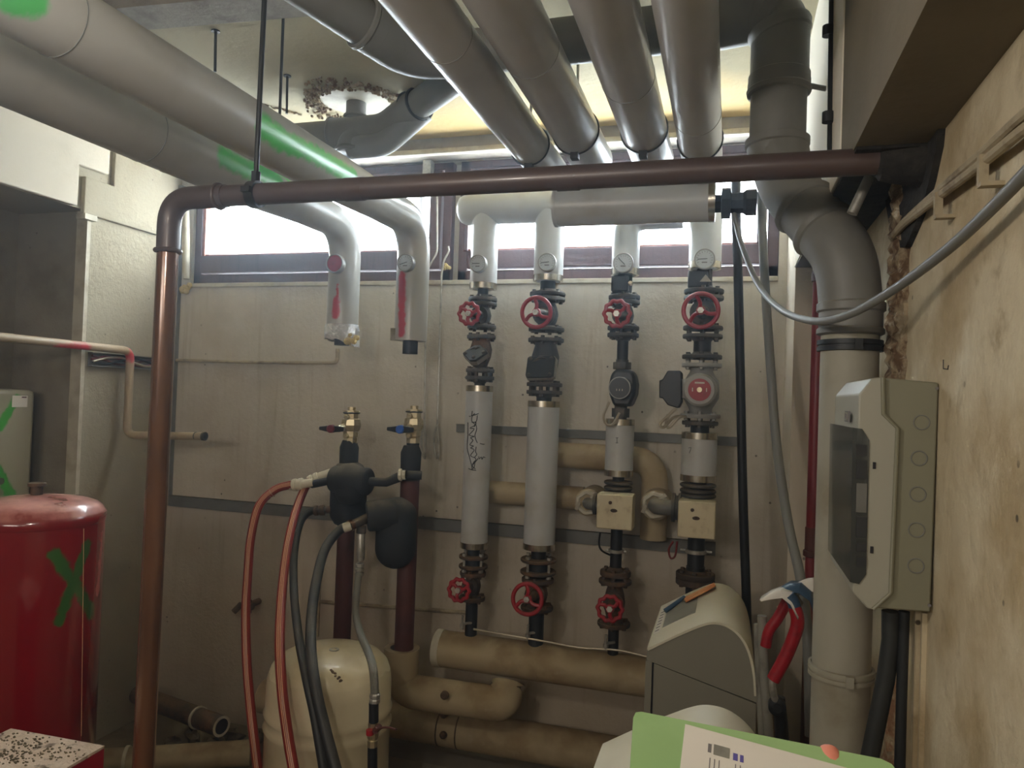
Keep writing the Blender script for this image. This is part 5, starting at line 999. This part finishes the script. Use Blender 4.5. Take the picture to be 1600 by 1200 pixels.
# grey cabinets with curved cream lids
def cabinet(x0, x1, y0, y1, zl, label, detail):
    t = thing('softener_cabinet', label, 'appliance', ((x0+x1)/2, y0, 0)); W_ = x1-x0
    top = [(0, 0), (.28, .052), (.50, .088), (.62, .098), (.74, .092), (.85, .068), (.93, .028), (.98, -.03), (1.0, -.09)]
    top = [(a, b*W_/.30) for a, b in top]
    P_ = crs([V((x0+a*W_, 0, zl+b)) for a, b in top], 5); drop = .11
    def sec(y, inset=0, dz=0): return [V((p.x, y, p.z+dz)) for p in P_]
    # lid skin (thin curved sheet with real thickness)
    g = G(); n = len(P_); vs = []
    for yy in (y0-.004, y1+.004):
        for p in P_: vs.append((p.x, yy, p.z))
        for i, p in enumerate(P_):
            q = P_[min(i+1, n-1)]-P_[max(i-1, 0)]; nr = V((q.z, 0, -q.x)).normalized(); vs.append((p.x+nr.x*.007, yy, p.z+nr.z*.007))
    fs = []
    for k in range(n-1):
        fs += [(k, k+1, 2*n+k+1, 2*n+k), (n+k, n+k+1, 3*n+k+1, 3*n+k), (k, k+1, n+k+1, n+k), (2*n+k, 2*n+k+1, 3*n+k+1, 3*n+k)]
    fs += [(0, n, 3*n, 2*n), (n-1, 2*n-1, 4*n-1, 3*n-1)]
    g.add(vs, fs); part('lid', g, M['lid'], t, 'curved cream lid', sharp=40)
    g = G(); zb_ = zl-.035; zr_ = min(zb_-.058, P_[-1].z-.02); PB = [p for p in P_ if x0 <= p.x <= x1]; m_ = len(PB); vs = []
    for yy in (y0, y1):
        for p in PB: vs.append((p.x, yy, p.z-.004))
        for p in PB: vs.append((p.x, yy, zb_+(zr_-zb_)*(p.x-x0)/W_))
    fs = []
    for o_ in (0, 2*m_):
        fs += [(o_+k, o_+k+1, o_+m_+k+1, o_+m_+k) for k in range(m_-1)]
    fs += [(k, k+1, 2*m_+k+1, 2*m_+k) for k in range(m_-1)]+[(m_+k, m_+k+1, 3*m_+k+1, 3*m_+k) for k in range(m_-1)]+[(0, m_, 3*m_, 2*m_), (m_-1, 2*m_-1, 4*m_-1, 3*m_-1)]
    g.add(vs, fs); part('hood_side', g, M['cab'], t, sharp=40)
    g = G(); g.prism([V((x0+.022, y0+.002, zb_-.008)), V((x1, y0+.002, zr_-.005)), V((x1, y0+.002, 0)), V((x0+.022, y0+.002, 0))], (0, y1-y0-.004, 0)); part('body', g, M['cab'], t)
    g = G(); g.bb((x0-.003, y0, 0), (x0+.016, y1, zb_-.002)); part('front_panel', g, M['cab'], t)
    g = G(); g.bb((x0+.016, y0+.006, 0), (x0+.022, y1-.01, zb_-.01)); part('shadow_gap', g, M['ink'], t)
    if detail:
        s = (top[1][1])/(top[1][0]*W_)
        def onlid(a, b, h=.0015): 
            x = x0+a*W_
            for i in range(len(P_)-1):
                if P_[i].x <= x <= P_[i+1].x: k = (x-P_[i].x)/(P_[i+1].x-P_[i].x); z = P_[i].z*(1-k)+P_[i+1].z*k; break
            return V((x, y0+b*(y1-y0), z+h))
        g = G(); n = 6; a0, a1, b0, b1 = .10, .42, .33, .80
        for i in range(n):
            u0, u1 = a0+(a1-a0)*i/n, a0+(a1-a0)*(i+1)/n; g.prism([onlid(u0, b0), onlid(u1, b0), onlid(u1, b1), onlid(u0, b1)], (0, 0, -.002))
        d_ = part('display', g, M['display'], t, 'grey recessed display')
        g = G(); g.prism([onlid(.02, .25), onlid(.085, .25), onlid(.085, .95), onlid(.02, .95)], (0, 0, -.002)); g.prism([onlid(.085, .84), onlid(.25, .84), onlid(.25, .98), onlid(.085, .98)], (0, 0, -.002)); s_ = part('sticker_strip', g, M['paper'], t)
        g = G()
        for k in range(7): g.prism([onlid(.03, .30+k*.075, .003), onlid(.07, .30+k*.075, .003), onlid(.07, .315+k*.075, .003), onlid(.03, .315+k*.075, .003)], (0, 0, -.001))
        q = mesh('printed_lines', g, M['inkg'], wloc(s_)); q.parent = s_; q['kind'] = 'stuff'
        pa = [onlid(.26, .86, .004), onlid(.58, .90, .012), onlid(.60, .80, .012), onlid(.55, .70, .016), onlid(.30, .66, .008)]
        g = G(); g.prism([pa[0], pa[1], pa[2], pa[3], pa[4]], (0, 0, .003)); solo('orange_card', g, M['orange'], 'crumpled orange card lying on the grey cabinet lid', 'card')
        g = G(); g.tube([onlid(.08, .70, .008), onlid(.13, .72, .010), onlid(.27, .84, .010)], [.009, .008, .006], 10); solo('blue_pen', g, M['blue'], 'blue pen-like stick beside the display on the cabinet lid', 'pen')
    return t
c_ = aY(1011, 1013, 2.26); c2_ = aY(1183, 1060, 2.26)
cabinet(c_.x, c2_.x, 2.26, 2.74, c_.z, 'grey cabinet with curved cream lid and grey display, before the fourth riser', True)
c_ = aY(1183+34, 1160, 1.56); cabinet(c_.x-.35, c_.x+.0, 1.12, 1.56, aY(1140, 1106, 1.56).z-.116, 'second curved cream lid cabinet, mostly hidden under the green folder', False)
# sack truck
def tubeobj(t, name, pts, r, m, lab=None): g = G(); g.tube(crs([aY(*p) for p in pts], 6), r, 16); part(name, g, m, t, lab)
t = thing('sack_truck', 'sack truck with scuffed grey tubes and red rubber grips by the soil pipe', 'truck', aY(1210, 1180, 2.05))
tubeobj(t, 'frame_tube', [(1191, 962, 2.15), (1192, 1000, 2.15), (1195, 1070, 2.15), (1203, 1160, 2.15), (1206, 1250, 2.15)], .0125, M['display'], 'scuffed grey tube')
tubeobj(t, 'frame_tube', [(1184, 975, 2.2), (1187, 1060, 2.2), (1194, 1200, 2.2)], .0115, M['display'])
tubeobj(t, 'frame_tube', [(1216, 1090, 2.05), (1222, 1150, 2.05), (1226, 1260, 2.05)], .017, M['black'], 'black lower tube')
tubeobj(t, 'grip', [(1232, 935, 2.12), (1216, 965, 2.12), (1202, 985, 2.12), (1196, 1010, 2.12)], .0145, M['red'], 'red grip farther back')
tubeobj(t, 'grip', [(1241, 948, 2.0), (1246, 965, 2.0), (1244, 985, 2.0), (1228, 1025, 2.0), (1208, 1062, 2.0)], .0165, M['red'], 'bright red grip in front')
tubeobj(t, 'grip_end', [(1232, 930, 2.0), (1239, 940, 2.0), (1243, 952, 2.0)], .0155, M['blue'], 'grey-blue grip end')
tubeobj(t, 'linkage', [(1206, 1058, 2.0), (1208, 1080, 2.0), (1214, 1105, 2.03)], .009, M['steel'])
g = G(); q = aY(1214, 1103, 2.02); g.lathe(q, (0, -1, 0), [(-.01, .022), (.012, .022), (.014, .012), (.02, .012)], 20); part('pivot', g, M['black'], t)
# crumpled wrapper
def sheet(name, rows, m, label, cat, th=.002, par=None):
    g = G(); n = len(rows[0]); vs = [V(p) for r in rows for p in r]; 
    fs = [(i*n+k, i*n+k+1, (i+1)*n+k+1, (i+1)*n+k) for i in range(len(rows)-1) for k in range(n-1)]; g.add(vs, fs)
    o = solo(name, g, m, label, cat) if par is None else part(name, g, m, par, label); md = o.modifiers.new('thickness', 'SOLIDIFY'); md.thickness = th; return o
t = thing('plastic_bag', 'folded white and blue plastic bag draped over the red grips', 'bag', aY(1235, 960, 2.1))
top = [(1187, 937), (1203, 927), (1220, 921), (1238, 926), (1252, 948)]; bot = [(1189, 939), (1205, 936), (1222, 934), (1236, 945), (1247, 968)]
sheet('white_flap', [[aY(x, y, 1.98) for x, y in bot], [aY(x, y, 2.0) for x, y in top], [aY(x+3, y-6, 2.08) for x, y in top]], M['paper'], 'curled white flap', None, par=t)
top = [(1212, 922), (1230, 912), (1250, 912), (1268, 925), (1276, 950)]
sheet('blue_fold', [[aY(x-2, y+14, 2.02) for x, y in top], [aY(x, y, 2.05) for x, y in top], [aY(x+6, y-5, 2.14) for x, y in top]], M['blue'], 'blue fold', None, par=t)
top = [(1246, 910), (1258, 905), (1270, 904), (1282, 912)]
sheet('white_fold', [[aY(x, y+20, 2.06) for x, y in top], [aY(x, y, 2.09) for x, y in top], [aY(x+4, y-2, 2.16) for x, y in top]], M['paper'], 'white fold', None, par=t)
# ================================================================ green folder, paper, hand
TL, TR = aD(990, 1112, .70), aD(1397, 1192, .66); u = (TR-TL).normalized(); bl = aD(958, 1230, .62); v = (bl-TL); v = (v-u*v.dot(u)).normalized(); nn = u.cross(v).normalized()
if nn.z < 0: nn = -nn
Wf = (TR-TL).length; Hf = .30
def fp(a, b, h=0): return TL+u*(a*Wf)+v*b*Hf+nn*h
t = thing('folder', 'green card folder held in the foreground, bottom right', 'folder', fp(.5, .5))
g = G(); rc = [(0, .03), (.008, .008), (.03, 0), (.95, 0), (.985, .012), (1, .04), (1, 1), (0, 1)]; g.prism([fp(a, b) for a, b in rc], nn*.0018); part('front_cover', g, M['green'], t)
g = G(); g.prism([fp(a+.004, b+.004, -.005) for a, b in rc], nn*.0018); part('back_cover', g, M['green'], t)
g = G(); p1 = fp(0, 0); 
pa = aD(1068, 1146, .69); la = (pa-TL).dot(u)/Wf; lb = (pa-TL).dot(v)/Hf
Rp = lambda a, b, h=.0022: TL+u*(la*Wf)+v*(lb*Hf)+(u*math.cos(.10)+v*math.sin(.10))*a+(v*math.cos(.10)-u*math.sin(.10))*b+nn*h
g = G(); g.prism([Rp(0, 0), Rp(.21, 0), Rp(.21, .27), Rp(0, .27)], nn*.0004); pp = solo('letter_sheet', g, M['paper'], 'white printed sheet lying on the green folder', 'paper')
def ink(a, b, w, h, m, nm):
    g = G(); g.prism([Rp(a, b, .0027), Rp(a+w, b, .0027), Rp(a+w, b+h, .0027), Rp(a, b+h, .0027)], nn*.0002); q = mesh(nm, g, m, wloc(pp)); q.parent = pp; return q
ink(.022, .016, .003, .010, M['inkg'], 'printed_block'); ink(.027, .015, .014, .012, M['display'], 'printed_block'); ink(.044, .019, .004, .008, M['inkv'], 'printed_logo'); ink(.050, .019, .003, .008, M['inkv'], 'printed_logo')
for k in range(5): ink(.024+(k % 3)*.004, .032, .0008, .016, M['inkg'], 'printed_line') if k < 3 else ink(.046+(k-3)*.004, .031, .0008, .018, M['inkg'], 'printed_line')
# hand under the folder
def skin(name, pts, rad, m, parent, edges=None, lv=2):
    me = bpy.data.meshes.new(name); o0 = wloc(parent); edges = edges or [(i, i+1) for i in range(len(pts)-1)]
    me.from_pydata([tuple(V(p)-o0) for p in pts], edges, []); o = bpy.data.objects.new(name, me); COL.objects.link(o); o.parent = parent
    sk = o.modifiers.new('skin', 'SKIN'); sk.use_smooth_shade = True
    for i, r in enumerate(rad): me.skin_vertices[0].data[i].radius = (r, r)
    me.skin_vertices[0].data[0].use_root = True
    sb = o.modifiers.new('sub', 'SUBSURF'); sb.levels = lv; sb.render_levels = lv; me.materials.append(m); return o
tipw = aD(1297, 1170, .668); la2 = (tipw-TL).dot(u)/Wf
t = thing('hand', 'person seen only by one pink fingertip over the folder top edge, holding it', 'person', fp(la2, .5, -.03))
wr = fp(la2+.12, .78, -.045); palm = fp(la2+.05, .50, -.035)
pts = [wr, palm]; rad = [.026, .03]; ed = [(0, 1)]
fingers = [(.0, .0, -.004), (-.085, .05, -.016), (-.17, .09, -.018), (-.24, .16, -.018)]
for k, (du, tipb, h) in enumerate(fingers):
    n0 = len(pts); kn = fp(la2+.09-.085*k*1.0, .34+.02*k, -.024); 
    if k == 0: seg = [kn, fp(la2+.035, .20, -.018), fp(la2+.01, .09, -.013), fp(la2+.0, .02, -.008), fp(la2, -.024, .001)]; r = [.013, .0125, .012, .0115, .0105]
    else: seg = [kn, fp(la2+du+.03, .23+.02*k, -.018), fp(la2+du+.01, .14+.02*k, -.015), fp(la2+du, tipb+.02*k, -.015)]; r = [.0115, .0095, .009, .007]
    pts += seg; rad += r; ed += [(1, n0)]+[(n0+i, n0+i+1) for i in range(len(seg)-1)]
n0 = len(pts); seg = [fp(la2+.28, .62, -.03), fp(la2+.36, .52, -.012), fp(la2+.34, .42, .012), fp(la2+.27, .36, .014)]; pts += seg; rad += [.015, .012, .010, .008]; ed += [(0, n0)]+[(n0+i, n0+i+1) for i in range(3)]
pts.append(fp(la2+.2, 1.3, -.07)); rad.append(.03); ed.append((0, len(pts)-1))
skin('hand_body', pts, rad, M['skin'], t, ed)
# ================================================================ scatter volume added to stand in for lens glare around the windows
hz_m = bpy.data.materials.new('glare_veil'); hz_m.use_nodes = True; t = NT(hz_m); t.n.remove(t.n['Principled BSDF'])
vs_ = t.new('ShaderNodeVolumeScatter'); vs_.inputs['Density'].default_value = .048; vs_.inputs['Anisotropy'].default_value = .8; vs_.inputs['Color'].default_value = (.66, .82, 1, 1)
t.l.new(vs_.outputs[0], t.n['Material Output'].inputs['Volume'])
g = G(); g.bb((XN-.35, YF-.3, -.2), (XR+.5, YB+.35, ZC+.2)); o = struct('glare_veil', g, hz_m); o['kind'] = 'stuff'; o['label'] = 'added bluish scatter volume standing in for window glare'; o['category'] = 'haze'
